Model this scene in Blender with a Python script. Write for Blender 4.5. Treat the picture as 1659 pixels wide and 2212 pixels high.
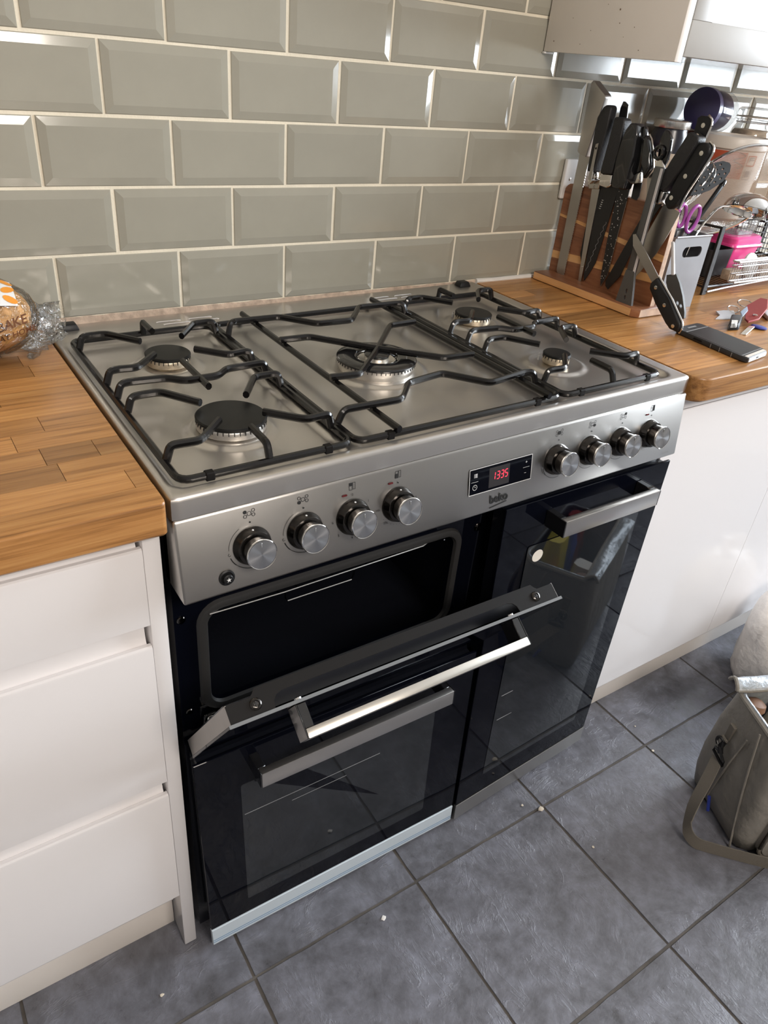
import bpy, bmesh, math, random
from mathutils import Vector, Matrix
V = Vector
random.seed(7)
for o in list(bpy.data.objects):
    bpy.data.objects.remove(o)
SC = bpy.context.scene
COL = SC.collection
# ------------------------------------------------------------------ camera
cd = bpy.data.cameras.new('camera'); cam = bpy.data.objects.new('camera', cd); COL.objects.link(cam)
cam.location = (-0.23693, -1.25904, 1.331)
cam.rotation_euler = (1.0084275, -0.0864733, -0.5789995)
cd.sensor_fit = 'HORIZONTAL'; cd.sensor_width = 36; cd.lens = 1587.118 / 1659 * 36; cd.clip_start = .02
SC.camera = cam
# ------------------------------------------------------------------ world, lights, exposure
w = bpy.data.worlds.new('sky'); SC.world = w; w.use_nodes = True
bg = w.node_tree.nodes['Background']; bg.inputs[0].default_value = (.80, .90, 1, 1); bg.inputs[1].default_value = 2.6
SC.view_settings.view_transform = 'Standard'; SC.view_settings.look = 'None'
SC.view_settings.exposure = 0.0; SC.view_settings.gamma = 1; SC.view_settings.use_curve_mapping = False
SC.cycles.use_denoising = True
SC.cycles.max_bounces = 12; SC.cycles.transparent_max_bounces = 40; SC.cycles.caustics_reflective = False; SC.cycles.caustics_refractive = False
SC.cycles.sample_clamp_indirect = 6


def area(name, loc, target, sx, sy, power, color):
    l = bpy.data.lights.new(name, 'AREA'); l.shape = 'RECTANGLE'; l.size = sx; l.size_y = sy; l.energy = power; l.color = color
    o = bpy.data.objects.new(name, l); COL.objects.link(o); o.location = loc
    o.rotation_euler = (V(target) - V(loc)).to_track_quat('-Z', 'Y').to_euler()
    return o


area('daylight_window', (3.62, -1.25, 1.62), (1.0, -.7, .7), 1.9, 1.3, 165, (.86, .93, 1))
area('ceiling_lamp_cooker', (.25, -2.55, 2.36), (.25, -.6, .7), .7, .7, 52, (1, .91, .82))
area('ceiling_lamp_left', (-.75, -2.65, 2.36), (-.3, -.6, 0.4), .6, .6, 12, (1, .91, .83))

# ------------------------------------------------------------------ materials
def nd(nt, t, **kw):
    n = nt.nodes.new(t)
    for k, v in kw.items():
        setattr(n, k, v)
    return n


def mat(name, base, rough=.5, metal=0., coat=0., ior=1.5, bump=0., bscale=60., bstretch=(1, 1, 1), var=0., vscale=4., rvar=0.,
        emit=None, estr=0., aniso=0., trans=0., alpha=1., rnd=0., spec=.5, bdist=.002, tang=None):
    m = bpy.data.materials.new(name); m.use_nodes = True
    nt = m.node_tree; p = nt.nodes['Principled BSDF']; L = nt.links.new
    p.inputs['Base Color'].default_value = (*base, 1); p.inputs['Roughness'].default_value = rough
    p.inputs['Metallic'].default_value = metal; p.inputs['IOR'].default_value = ior
    p.inputs['Coat Weight'].default_value = coat; p.inputs['Coat Roughness'].default_value = .05
    p.inputs['Transmission Weight'].default_value = trans; p.inputs['Alpha'].default_value = alpha
    p.inputs['Specular IOR Level'].default_value = spec
    if emit:
        p.inputs['Emission Color'].default_value = (*emit, 1); p.inputs['Emission Strength'].default_value = estr
    tc = nd(nt, 'ShaderNodeTexCoord'); mp = nd(nt, 'ShaderNodeMapping')
    L(tc.outputs['Object'], mp.inputs[0]); mp.inputs['Scale'].default_value = bstretch
    if bump or rvar:
        n = nd(nt, 'ShaderNodeTexNoise'); n.inputs['Scale'].default_value = bscale; n.inputs['Detail'].default_value = 5
        L(mp.outputs[0], n.inputs['Vector'])
        if bump:
            b = nd(nt, 'ShaderNodeBump'); b.inputs['Strength'].default_value = bump; b.inputs['Distance'].default_value = bdist
            L(n.outputs[0], b.inputs['Height']); L(b.outputs[0], p.inputs['Normal'])
        if rvar:
            r = nd(nt, 'ShaderNodeMapRange'); r.inputs[1].default_value = .3; r.inputs[2].default_value = .7
            r.inputs[3].default_value = max(.02, rough - rvar); r.inputs[4].default_value = rough + rvar
            L(n.outputs[0], r.inputs[0]); L(r.outputs[0], p.inputs['Roughness'])
    if var or rnd:
        h = nd(nt, 'ShaderNodeHueSaturation'); h.inputs['Color'].default_value = (*base, 1)
        src = None
        if var:
            n2 = nd(nt, 'ShaderNodeTexNoise'); n2.inputs['Scale'].default_value = vscale; n2.inputs['Detail'].default_value = 6
            L(tc.outputs['Object'], n2.inputs['Vector'])
            r2 = nd(nt, 'ShaderNodeMapRange'); r2.inputs[1].default_value = .3; r2.inputs[2].default_value = .7
            r2.inputs[3].default_value = 1 - var; r2.inputs[4].default_value = 1 + var; L(n2.outputs[0], r2.inputs[0]); src = r2.outputs[0]
        if rnd:
            oi = nd(nt, 'ShaderNodeObjectInfo'); r3 = nd(nt, 'ShaderNodeMapRange'); r3.inputs[3].default_value = 1 - rnd; r3.inputs[4].default_value = 1 + rnd
            L(oi.outputs['Random'], r3.inputs[0])
            if src:
                mu = nd(nt, 'ShaderNodeMath', operation='MULTIPLY'); L(src, mu.inputs[0]); L(r3.outputs[0], mu.inputs[1]); src = mu.outputs[0]
            else:
                src = r3.outputs[0]
        L(src, h.inputs['Value']); L(h.outputs[0], p.inputs['Base Color'])
    if aniso:
        p.inputs['Anisotropic'].default_value = aniso
        if tang:
            tg = nd(nt, 'ShaderNodeCombineXYZ')
            for k in range(3): tg.inputs[k].default_value = tang[k]
        else: tg = nd(nt, 'ShaderNodeTangent', direction_type='RADIAL', axis='Y')
        L(tg.outputs[0], p.inputs['Tangent'])
    return m


def wood(name, cols, scale=(4, 95, 95), rough=.38, coat=.15, rnd=True, bump=.15):
    m = bpy.data.materials.new(name); m.use_nodes = True; nt = m.node_tree; p = nt.nodes['Principled BSDF']; L = nt.links.new
    p.inputs['Roughness'].default_value = rough; p.inputs['Coat Weight'].default_value = coat; p.inputs['Coat Roughness'].default_value = .22
    tc = nd(nt, 'ShaderNodeTexCoord'); oi = nd(nt, 'ShaderNodeObjectInfo')
    off = nd(nt, 'ShaderNodeVectorMath', operation='SCALE'); cmb = nd(nt, 'ShaderNodeCombineXYZ')
    L(oi.outputs['Random'], cmb.inputs[0]); L(oi.outputs['Random'], cmb.inputs[1]); L(oi.outputs['Random'], cmb.inputs[2])
    L(cmb.outputs[0], off.inputs[0]); off.inputs['Scale'].default_value = 37.
    ad = nd(nt, 'ShaderNodeVectorMath', operation='ADD'); L(tc.outputs['Object'], ad.inputs[0]); L(off.outputs[0], ad.inputs[1])
    mp = nd(nt, 'ShaderNodeMapping'); mp.inputs['Scale'].default_value = scale; L(ad.outputs[0], mp.inputs[0])
    n1 = nd(nt, 'ShaderNodeTexNoise'); n1.inputs['Scale'].default_value = 1.0; n1.inputs['Detail'].default_value = 8; n1.inputs['Roughness'].default_value = .62; n1.inputs['Distortion'].default_value = .5
    L(mp.outputs[0], n1.inputs['Vector'])
    mp2 = nd(nt, 'ShaderNodeMapping'); mp2.inputs['Scale'].default_value = (scale[0] * 3, scale[1] * 5, scale[2] * 5); L(ad.outputs[0], mp2.inputs[0])
    n2 = nd(nt, 'ShaderNodeTexNoise'); n2.inputs['Scale'].default_value = 1.; n2.inputs['Detail'].default_value = 4; L(mp2.outputs[0], n2.inputs['Vector'])
    mx = nd(nt, 'ShaderNodeMath', operation='MULTIPLY_ADD'); L(n2.outputs[0], mx.inputs[0]); mx.inputs[1].default_value = .35; L(n1.outputs[0], mx.inputs[2])
    rp = nd(nt, 'ShaderNodeValToRGB'); e = rp.color_ramp.elements
    e[0].position = .42; e[0].color = (*cols[0], 1); e[1].position = .95; e[1].color = (*cols[2], 1)
    k = e.new(.66); k.color = (*cols[1], 1)
    L(mx.outputs[0], rp.inputs[0])
    h = nd(nt, 'ShaderNodeHueSaturation'); L(rp.outputs[0], h.inputs['Color'])
    if rnd:
        r3 = nd(nt, 'ShaderNodeMapRange'); r3.inputs[3].default_value = .62; r3.inputs[4].default_value = 1.28; L(oi.outputs['Random'], r3.inputs[0]); L(r3.outputs[0], h.inputs['Value'])
    L(h.outputs[0], p.inputs['Base Color'])
    b = nd(nt, 'ShaderNodeBump'); b.inputs['Strength'].default_value = bump; b.inputs['Distance'].default_value = .001
    L(n2.outputs[0], b.inputs['Height']); L(b.outputs[0], p.inputs['Normal'])
    return m


def film(name, tint, gloss=.25, rough=.08, bump=.6, bscale=25.):
    """thin clear plastic or glass: transparent mixed with gloss"""
    m = bpy.data.materials.new(name); m.use_nodes = True; nt = m.node_tree; L = nt.links.new; nt.nodes.clear()
    out = nd(nt, 'ShaderNodeOutputMaterial'); t = nd(nt, 'ShaderNodeBsdfTransparent'); g = nd(nt, 'ShaderNodeBsdfGlossy'); mx = nd(nt, 'ShaderNodeMixShader')
    t.inputs[0].default_value = (*tint, 1); g.inputs['Roughness'].default_value = rough
    fr = nd(nt, 'ShaderNodeFresnel'); fr.inputs[0].default_value = 1.5
    md = nd(nt, 'ShaderNodeMath', operation='MULTIPLY_ADD'); L(fr.outputs[0], md.inputs[0]); md.inputs[1].default_value = .7; md.inputs[2].default_value = gloss * .3
    L(md.outputs[0], mx.inputs[0]); L(t.outputs[0], mx.inputs[1]); L(g.outputs[0], mx.inputs[2]); L(mx.outputs[0], out.inputs[0])
    if bump:
        tc = nd(nt, 'ShaderNodeTexCoord'); n = nd(nt, 'ShaderNodeTexNoise'); n.inputs['Scale'].default_value = bscale; n.inputs['Detail'].default_value = 3; n.inputs['Distortion'].default_value = 1.5
        L(tc.outputs['Object'], n.inputs['Vector'])
        b = nd(nt, 'ShaderNodeBump'); b.inputs['Strength'].default_value = bump; b.inputs['Distance'].default_value = .02
        L(n.outputs[0], b.inputs['Height']); L(b.outputs[0], g.inputs['Normal']); L(b.outputs[0], fr.inputs['Normal'])
    return m


M = {}
M['tile'] = mat('sage_glaze', (.375, .358, .295), .14, coat=.25, var=.05, vscale=9, rnd=.035, bump=.05, bscale=14, bdist=.004)
M['grout'] = mat('cream_grout', (.86, .79, .64), .9, var=.06, vscale=30, bump=.3, bscale=300)
M['plaster'] = mat('old_plaster', (.56, .43, .33), .95, var=.28, vscale=60, bump=.6, bscale=180)
M['caulk'] = mat('white_caulk', (.78, .76, .72), .5, var=.06, vscale=40)
def slate_mat():
    m = bpy.data.materials.new('slate_tile'); m.use_nodes = True; nt = m.node_tree; p = nt.nodes['Principled BSDF']; L = nt.links.new
    tc = nd(nt, 'ShaderNodeTexCoord'); oi = nd(nt, 'ShaderNodeObjectInfo'); cx = nd(nt, 'ShaderNodeCombineXYZ'); sc_ = nd(nt, 'ShaderNodeVectorMath', operation='SCALE'); ad = nd(nt, 'ShaderNodeVectorMath', operation='ADD')
    for k in range(3): L(oi.outputs['Random'], cx.inputs[k])
    L(cx.outputs[0], sc_.inputs[0]); sc_.inputs['Scale'].default_value = 23.; L(tc.outputs['Object'], ad.inputs[0]); L(sc_.outputs[0], ad.inputs[1])
    def noise(scale, det, rough=.6, dist=0., stretch=None):
        n = nd(nt, 'ShaderNodeTexNoise'); n.inputs['Scale'].default_value = scale; n.inputs['Detail'].default_value = det; n.inputs['Roughness'].default_value = rough; n.inputs['Distortion'].default_value = dist
        if stretch:
            mp = nd(nt, 'ShaderNodeMapping'); mp.inputs['Scale'].default_value = stretch; mp.inputs['Rotation'].default_value = (0, 0, .5); L(ad.outputs[0], mp.inputs[0]); L(mp.outputs[0], n.inputs['Vector'])
        else: L(ad.outputs[0], n.inputs['Vector'])
        return n.outputs[0]
    a = noise(9, 8, .68, .4); b = noise(45, 6, .6); c = noise(26, 5, .62, 1.2, (1, .38, 1))
    mx = nd(nt, 'ShaderNodeMath', operation='MULTIPLY_ADD'); L(b, mx.inputs[0]); mx.inputs[1].default_value = .45; L(a, mx.inputs[2])
    rp = nd(nt, 'ShaderNodeValToRGB'); e = rp.color_ramp.elements; e[0].position = .50; e[0].color = (.075, .074, .080, 1); e[1].position = .98; e[1].color = (.215, .222, .262, 1)
    k = e.new(.72); k.color = (.132, .133, .152, 1); L(mx.outputs[0], rp.inputs[0])
    h = nd(nt, 'ShaderNodeHueSaturation'); r3 = nd(nt, 'ShaderNodeMapRange'); r3.inputs[3].default_value = .92; r3.inputs[4].default_value = 1.1; L(oi.outputs['Random'], r3.inputs[0]); L(r3.outputs[0], h.inputs['Value']); L(rp.outputs[0], h.inputs['Color']); L(h.outputs[0], p.inputs['Base Color'])
    rr = nd(nt, 'ShaderNodeMapRange'); rr.inputs[1].default_value = .3; rr.inputs[2].default_value = .7; rr.inputs[3].default_value = .27; rr.inputs[4].default_value = .46; L(b, rr.inputs[0]); L(rr.outputs[0], p.inputs['Roughness'])
    # layered relief: ridges where the stretched noise crosses its middle value
    ab = nd(nt, 'ShaderNodeMath', operation='SUBTRACT'); L(c, ab.inputs[0]); ab.inputs[1].default_value = .5
    ab2 = nd(nt, 'ShaderNodeMath', operation='ABSOLUTE'); L(ab.outputs[0], ab2.inputs[0])
    rg = nd(nt, 'ShaderNodeMapRange'); rg.inputs[1].default_value = 0; rg.inputs[2].default_value = .05; rg.inputs[3].default_value = 1; rg.inputs[4].default_value = 0; L(ab2.outputs[0], rg.inputs[0])
    gate = nd(nt, 'ShaderNodeMapRange'); gate.inputs[1].default_value = .48; gate.inputs[2].default_value = .62; L(a, gate.inputs[0])
    mg = nd(nt, 'ShaderNodeMath', operation='MULTIPLY'); L(rg.outputs[0], mg.inputs[0]); L(gate.outputs[0], mg.inputs[1])
    su = nd(nt, 'ShaderNodeMath', operation='MULTIPLY_ADD'); L(mg.outputs[0], su.inputs[0]); su.inputs[1].default_value = .35; L(mx.outputs[0], su.inputs[2])
    bu = nd(nt, 'ShaderNodeBump'); bu.inputs['Strength'].default_value = .55; bu.inputs['Distance'].default_value = .004; L(su.outputs[0], bu.inputs['Height']); L(bu.outputs[0], p.inputs['Normal'])
    return m
M['slate'] = slate_mat()
M['floor_grout'] = mat('brown_grout', (.085, .075, .066), .9, var=.3, vscale=20, bump=.3, bscale=200)
M['oak'] = wood('oak_stave', [(.21, .086, .021), (.46, .215, .066), (.62, .335, .118)])
M['acacia'] = wood('acacia', [(.125, .045, .022), (.25, .098, .045), (.37, .165, .075)], scale=(40, 4, 40), rough=.4, rnd=False)
M['acacia_light'] = wood('acacia_light', [(.52, .25, .09), (.70, .38, .15), (.80, .50, .25)], scale=(40, 4, 40), rough=.4, rnd=False)
M['acacia_end'] = wood('acacia_end', [(.42, .26, .17), (.60, .42, .30), (.72, .55, .42)], scale=(30, 30, 30), rough=.5, rnd=False)
M['white'] = mat('white_gloss', (.80, .775, .775), .16, coat=.3)
M['white_wall'] = mat('white_paint', (.72, .70, .67), .8, var=.03)
M['fill_cut_paint'] = mat('fill_cut_paint', (.34, .32, .30), .8)  # unseen walls made dark to cut fill light and dim the steel's reflections
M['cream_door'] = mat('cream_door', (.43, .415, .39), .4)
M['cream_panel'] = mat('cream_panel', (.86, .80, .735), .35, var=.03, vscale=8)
M['speck'] = mat('brown_specks', (.16, .10, .06), .7)
M['steel'] = mat('brushed_steel', (.44, .425, .405), .30, metal=.97, aniso=.75, tang=(0, 0, 1))
M['steel_hob'] = mat('hob_steel', (.64, .61, .575), .31, metal=.95, aniso=.6, tang=(0, 1, .3))
M['alu'] = mat('cast_aluminium', (.74, .71, .66), .34, metal=1, var=.10, vscale=40, bump=.1, bscale=200)
M['alu_stained'] = mat('stained_aluminium', (.62, .53, .40), .42, metal=1, var=.35, vscale=70)
M['handle'] = mat('satin_handle', (.60, .575, .545), .31, metal=.97)
M['enamel'] = mat('black_enamel', (.006, .0055, .0055), .17, bump=.03, bscale=60)
M['enamel_cap'] = mat('matt_black_cap', (.008, .008, .0075), .42, spec=.3, var=.2, vscale=50)
M['bglass'] = mat('black_glass', (.0022, .0027, .0055), .03, spec=.13)
M['wglass'] = mat('oven_window_glass', (.013, .015, .018), .03, ior=1.5)
M['bplastic'] = mat('black_plastic', (.011, .011, .012), .42, spec=.35)
M['bgloss'] = mat('black_gloss_plastic', (.010, .010, .011), .12, coat=.5)
M['bgrip'] = mat('black_textured_grip', (.016, .016, .017), .5, bump=.8, bscale=420, bdist=.001)
M['cavity'] = mat('cavity_enamel', (.008, .009, .013), .22)
M['seal'] = mat('grey_rubber_seal', (.022, .021, .0205), .55)
M['cover'] = mat('dark_grey_sheet', (.010, .0092, .009), .55, spec=.12, bump=.04, bscale=200)
M['cover_side'] = mat('grey_metal_side', (.34, .32, .30), .4, metal=.8, var=.08, vscale=20)
M['glass_edge'] = mat('glass_edge', (.16, .17, .18), .25)
M['chrome'] = mat('chrome', (.85, .84, .82), .07, metal=1)
M['dchrome'] = mat('dark_chrome', (.055, .05, .046), .11, metal=1)
M['dchrome2'] = mat('dark_chrome_collar', (.075, .07, .066), .16, metal=1)
M['knob_face'] = mat('spun_aluminium', (.62, .63, .65), .24, metal=1, aniso=.85)
M['print'] = mat('black_print', (.012, .012, .012), .5)
M['wprint'] = mat('white_print', (.75, .75, .74), .5)
M['gprint'] = mat('grey_print', (.30, .30, .30), .5)
M['led'] = mat('red_led', (.3, .01, .02), .5, emit=(1, .03, .06), estr=3.2)
M['neon'] = mat('dark_red_neon', (.09, .006, .008), .2)
M['film_strip'] = mat('protective_film', (.56, .63, .68), .25)
M['blue_line'] = mat('blue_line', (.05, .18, .36), .4)
M['knife_steel'] = mat('satin_blade', (.50, .475, .445), .33, metal=1, bump=.03, bscale=1, bstretch=(300, 300, 6))
M['bolster'] = mat('polished_bolster', (.78, .75, .71), .14, metal=1)
M['bblade'] = mat('black_blade', (.012, .012, .013), .33)
M['silicone'] = mat('grey_silicone', (.085, .085, .082), .5)
M['lit_edge_pale_shaft'] = mat('pale_shaft_lit_edge', (.62, .60, .60), .35)
M['holder'] = mat('grey_holder', (.26, .265, .28), .42, metal=.3, var=.10, vscale=14)
M['plastic_white'] = mat('white_plastic', (.78, .76, .73), .3)
M['tubwhite'] = mat('milky_tub', (.80, .74, .66), .35)
M['label_red'] = mat('red_label', (.52, .10, .045), .45, var=.1, vscale=20)
M['lid_blue'] = mat('dark_blue_lid', (.052, .047, .145), .3, coat=.3)
M['lid_silver'] = mat('silver_lid', (.7, .68, .64), .25, metal=1)
M['jar_dark'] = mat('dark_jar', (.015, .015, .026), .25)
M['red_lid'] = mat('red_lid', (.42, .02, .03), .3)
M['beige'] = mat('beige_card', (.62, .52, .42), .6)
M['brownbox'] = mat('brown_card', (.22, .07, .04), .5)
M['contents'] = mat('tan_contents', (.60, .48, .36), .6, var=.3, vscale=60)
M['pink'] = mat('pink_plastic', (.80, .07, .28), .25, coat=.3)
M['purple'] = mat('purple_plastic', (.42, .10, .42), .3)
M['blackwire'] = mat('black_wire', (.02, .018, .018), .4)
M['whitewire'] = mat('pale_wire', (.72, .73, .76), .25, metal=.5)
M['jarglass'] = film('jar_glass', (.96, .96, .95), .2, .05, bump=0)
M['clear'] = film('clear_plastic', (.94, .94, .93), .35, .12, bump=.2)
M['crinkle'] = film('crinkled_film', (.95, .945, .93), .25, .10, bump=1.0, bscale=38)
M['window'] = film('window_glass', (.97, .98, .99), .1, .02, bump=0)
M['bread'] = mat('bread_crust', (.98, .53, .20), .6, var=.2, vscale=16, bump=.5, bscale=40, bdist=.004)
M['orange'] = mat('orange_print', (.78, .30, .035), .45)
M['brownprint'] = mat('brown_print', (.17, .065, .025), .6)
M['phone'] = mat('phone_rubber', (.018, .018, .020), .42)
M['screen'] = mat('phone_screen', (.014, .012, .011), .38, spec=.2)
M['redleather'] = mat('red_leather', (.36, .035, .035), .5, bump=.2, bscale=300)
M['palegrey'] = mat('pale_grey', (.62, .64, .68), .3)
M['paleblue'] = mat('pale_blue', (.45, .58, .78), .3)
M['blue'] = mat('blue_plastic', (.03, .05, .30), .35)
M['bagcloth'] = mat('olive_grey_cloth', (.235, .218, .19), .55, bump=.8, bscale=16, bdist=.012, var=.12, vscale=9)
M['strap'] = mat('strap_webbing', (.15, .133, .108), .7, bump=.6, bscale=600)
M['lining'] = mat('silver_lining', (.42, .45, .48), .38, metal=.5, bump=.6, bscale=40, bdist=.01)
M['wbag'] = mat('white_carrier_plastic', (.86, .83, .80), .4, bump=.6, bscale=18, bdist=.02)
M['yellow'] = mat('yellow_packet', (.62, .50, .03), .35)
M['redpack'] = mat('red_packet', (.50, .03, .03), .3, coat=.4)
M['bluepack'] = mat('blue_packet', (.04, .07, .38), .3)
M['potato'] = mat('brown_skin', (.20, .11, .07), .6, var=.2, vscale=30)
M['crumb'] = mat('pale_crumb', (.62, .55, .45), .8)
M['sticker'] = mat('white_sticker', (.78, .72, .63), .5)
# splatter guard mesh: fine woven wire, too fine to build strand by strand
mm = bpy.data.materials.new('wire_mesh'); mm.use_nodes = True; nt = mm.node_tree; L = nt.links.new; P_ = nt.nodes['Principled BSDF']
P_.inputs['Base Color'].default_value = (.62, .60, .57, 1); P_.inputs['Metallic'].default_value = .8; P_.inputs['Roughness'].default_value = .35
tc = nd(nt, 'ShaderNodeTexCoord'); outs = []
for ax in ('X', 'Y'):
    wv = nd(nt, 'ShaderNodeTexWave', wave_type='BANDS', bands_direction=ax); wv.inputs['Scale'].default_value = 150.; L(tc.outputs['UV'], wv.inputs[0]); outs.append(wv)
mxx = nd(nt, 'ShaderNodeMath', operation='MAXIMUM'); L(outs[0].outputs['Fac'], mxx.inputs[0]); L(outs[1].outputs['Fac'], mxx.inputs[1])
gt = nd(nt, 'ShaderNodeMapRange'); gt.inputs[1].default_value = .62; gt.inputs[2].default_value = .9; gt.inputs[3].default_value = .30; gt.inputs[4].default_value = .95
L(mxx.outputs[0], gt.inputs[0]); L(gt.outputs[0], P_.inputs['Alpha'])  # woven wire veil
M['mesh'] = mm
# speckled black blade
sp = mat('speckled_blade', (.014, .014, .015), .4); nt = sp.node_tree; L = nt.links.new
tc = nd(nt, 'ShaderNodeTexCoord'); vo = nd(nt, 'ShaderNodeTexVoronoi'); vo.inputs['Scale'].default_value = 170; L(tc.outputs['Object'], vo.inputs['Vector'])
rp = nd(nt, 'ShaderNodeValToRGB'); rp.color_ramp.elements[0].position = .16; rp.color_ramp.elements[0].color = (.7, .68, .66, 1); rp.color_ramp.elements[1].position = .24; rp.color_ramp.elements[1].color = (.014, .014, .015, 1)
L(vo.outputs['Distance'], rp.inputs[0]); L(rp.outputs[0], nt.nodes['Principled BSDF'].inputs['Base Color'])
M['speckled'] = sp

# ------------------------------------------------------------------ mesh helpers
def merge(dst, src):
    mp = {}
    for v in src.verts:
        mp[v] = dst.verts.new(v.co)
    for f in src.faces:
        try:
            nf = dst.faces.new([mp[v] for v in f.verts]); nf.smooth = f.smooth
        except ValueError:
            pass
    src.free()


def hexa(bm, p, bev=0., seg=2):
    """p: 8 points, bottom ring 0-3 then top ring 4-7"""
    t = bmesh.new(); vs = [t.verts.new(V(q)) for q in p]
    for f in ((3, 2, 1, 0), (4, 5, 6, 7), (0, 1, 5, 4), (1, 2, 6, 5), (2, 3, 7, 6), (3, 0, 4, 7)):
        t.faces.new([vs[i] for i in f])
    if bev:
        bmesh.ops.bevel(t, geom=list(t.edges), offset=bev, segments=seg, affect='EDGES', profile=.5)
    merge(bm, t)


def box(bm, x0, x1, y0, y1, z0, z1, bev=0., seg=2):
    hexa(bm, [(x0, y0, z0), (x1, y0, z0), (x1, y1, z0), (x0, y1, z0), (x0, y0, z1), (x1, y0, z1), (x1, y1, z1), (x0, y1, z1)], bev, seg)


def prism(bm, poly, off, bev=0., seg=2):
    t = bmesh.new(); off = V(off); a = [t.verts.new(V(q)) for q in poly]; b = [t.verts.new(V(q) + off) for q in poly]; n = len(poly)
    t.faces.new(a[::-1]); t.faces.new(b)
    for i in range(n):
        t.faces.new((a[i], a[(i + 1) % n], b[(i + 1) % n], b[i]))
    if bev:
        bmesh.ops.bevel(t, geom=list(t.edges), offset=bev, segments=seg, affect='EDGES', profile=.5, clamp_overlap=True)
    merge(bm, t)


def smooth_path(pts, r, n=4):
    pts = [V(p) for p in pts]; out = [pts[0]]
    for i in range(1, len(pts) - 1):
        a, b, c = pts[i - 1], pts[i], pts[i + 1]
        k = min(r, (a - b).length * .48, (c - b).length * .48)
        p0 = b + (a - b).normalized() * k; p1 = b + (c - b).normalized() * k
        for j in range(n + 1):
            s = j / n; out.append(p0 * (1 - s) ** 2 + b * 2 * s * (1 - s) + p1 * s * s)
    out.append(pts[-1]); return out


def tube(bm, pts, r, n=8, bend=0., closed=False, cap=True, up=(0, 0, 1), sq=1., rot=0., taper=None):
    """sweep; sq scales the 'up' half-axis, so sq>1 makes a bar taller than wide"""
    pts = smooth_path(pts, bend) if bend and not closed else [V(p) for p in pts]
    m = len(pts); rings = []; up0 = V(up)
    for i, p in enumerate(pts):
        if closed:
            d = pts[(i + 1) % m] - pts[i - 1]
        else:
            d = pts[min(i + 1, m - 1)] - pts[max(i - 1, 0)]
        d.normalize(); s = d.cross(up0)
        if s.length < 1e-3:
            s = d.cross(V((0, 1, 0)) if abs(d.y) < .9 else V((1, 0, 0)))
        s.normalize(); u = s.cross(d)
        rr = r * (taper[i] if taper else 1)
        rings.append([bm.verts.new(p + s * (rr * math.cos(2 * math.pi * k / n + rot)) + u * (rr * sq * math.sin(2 * math.pi * k / n + rot))) for k in range(n)])
    for i in range(m if closed else m - 1):
        a, b = rings[i], rings[(i + 1) % m]
        for k in range(n):
            f = bm.faces.new((a[k], a[(k + 1) % n], b[(k + 1) % n], b[k])); f.smooth = True
    if cap and not closed:
        bm.faces.new(rings[0][::-1]); bm.faces.new(rings[-1])


def lathe(bm, prof, o, axis=(0, 0, 1), n=32, cap0=True, cap1=True, ref=None, sx=1., sy=1.):
    a = V(axis).normalized(); r = V(ref) if ref else (V((1, 0, 0)) if abs(a.x) < .9 else V((0, 1, 0)))
    ex = (r - a * r.dot(a)).normalized(); ey = a.cross(ex); o = V(o); rings = []
    for (q, h) in prof:
        rings.append([bm.verts.new(o + a * h + ex * (q * sx * math.cos(2 * math.pi * k / n)) + ey * (q * sy * math.sin(2 * math.pi * k / n))) for k in range(n)])
    for i in range(len(rings) - 1):
        for k in range(n):
            f = bm.faces.new((rings[i][k], rings[i][(k + 1) % n], rings[i + 1][(k + 1) % n], rings[i + 1][k])); f.smooth = True
    if cap0: bm.faces.new(rings[0][::-1])
    if cap1: bm.faces.new(rings[-1])


def loft(bm, rings, cap=True, closed=True):
    R = [[bm.verts.new(V(p)) for p in r] for r in rings]; n = len(R[0])
    for i in range(len(R) - 1):
        for k in range(n if closed else n - 1):
            f = bm.faces.new((R[i][k], R[i][(k + 1) % n], R[i + 1][(k + 1) % n], R[i + 1][k])); f.smooth = True
    if cap:
        bm.faces.new(R[0][::-1]); bm.faces.new(R[-1])


def text(bm, s, size, o, ex, ey, lift=(0, 0, 0), bold=0., align='CENTER', shear=0.):
    c = bpy.data.curves.new('t', 'FONT'); c.body = s; c.size = size; c.align_x = align; c.align_y = 'CENTER'; c.offset = bold * size; c.shear = shear
    c.resolution_u = 3
    ob = bpy.data.objects.new('t', c); me = ob.to_mesh(); ex = V(ex).normalized(); ey = V(ey).normalized(); o = V(o) + V(lift)
    vs = [bm.verts.new(o + ex * v.co.x + ey * v.co.y) for v in me.vertices]
    for p in me.polygons:
        try: bm.faces.new([vs[i] for i in p.vertices])
        except ValueError: pass
    ob.to_mesh_clear(); bpy.data.objects.remove(ob); bpy.data.curves.remove(c)


LOC = {}


def root_loc(p):
    while p.parent: p = p.parent
    return p.location


def build(name, bm, m, parent=None, label=None, angle=35, loc=None, kind=None, recalc=True):
    if recalc: bmesh.ops.recalc_face_normals(bm, faces=list(bm.faces))
    off = root_loc(parent).copy() if parent else V(loc or (0, 0, 0))
    for v in bm.verts: v.co -= off
    me = bpy.data.meshes.new(name); bm.to_mesh(me); bm.free()
    for p in me.polygons: p.use_smooth = True
    me.set_sharp_from_angle(angle=math.radians(angle))
    me.materials.append(M[m] if isinstance(m, str) else m)
    o = bpy.data.objects.new(name, me); COL.objects.link(o)
    if parent: o.parent = parent
    else: o.location = off
    if label: o['label'] = label
    if kind: o['kind'] = kind
    return o


def thing(name, label, cat, loc, group=None):
    o = bpy.data.objects.new(name, None); COL.objects.link(o); o.location = loc; o.empty_display_size = .02
    o['label'] = label; o['category'] = cat
    if group: o['group'] = group
    return o


def tag(o, label, cat, group=None):
    o['label'] = label; o['category'] = cat
    if group: o['group'] = group
    return o


def B(): return bmesh.new()


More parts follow.
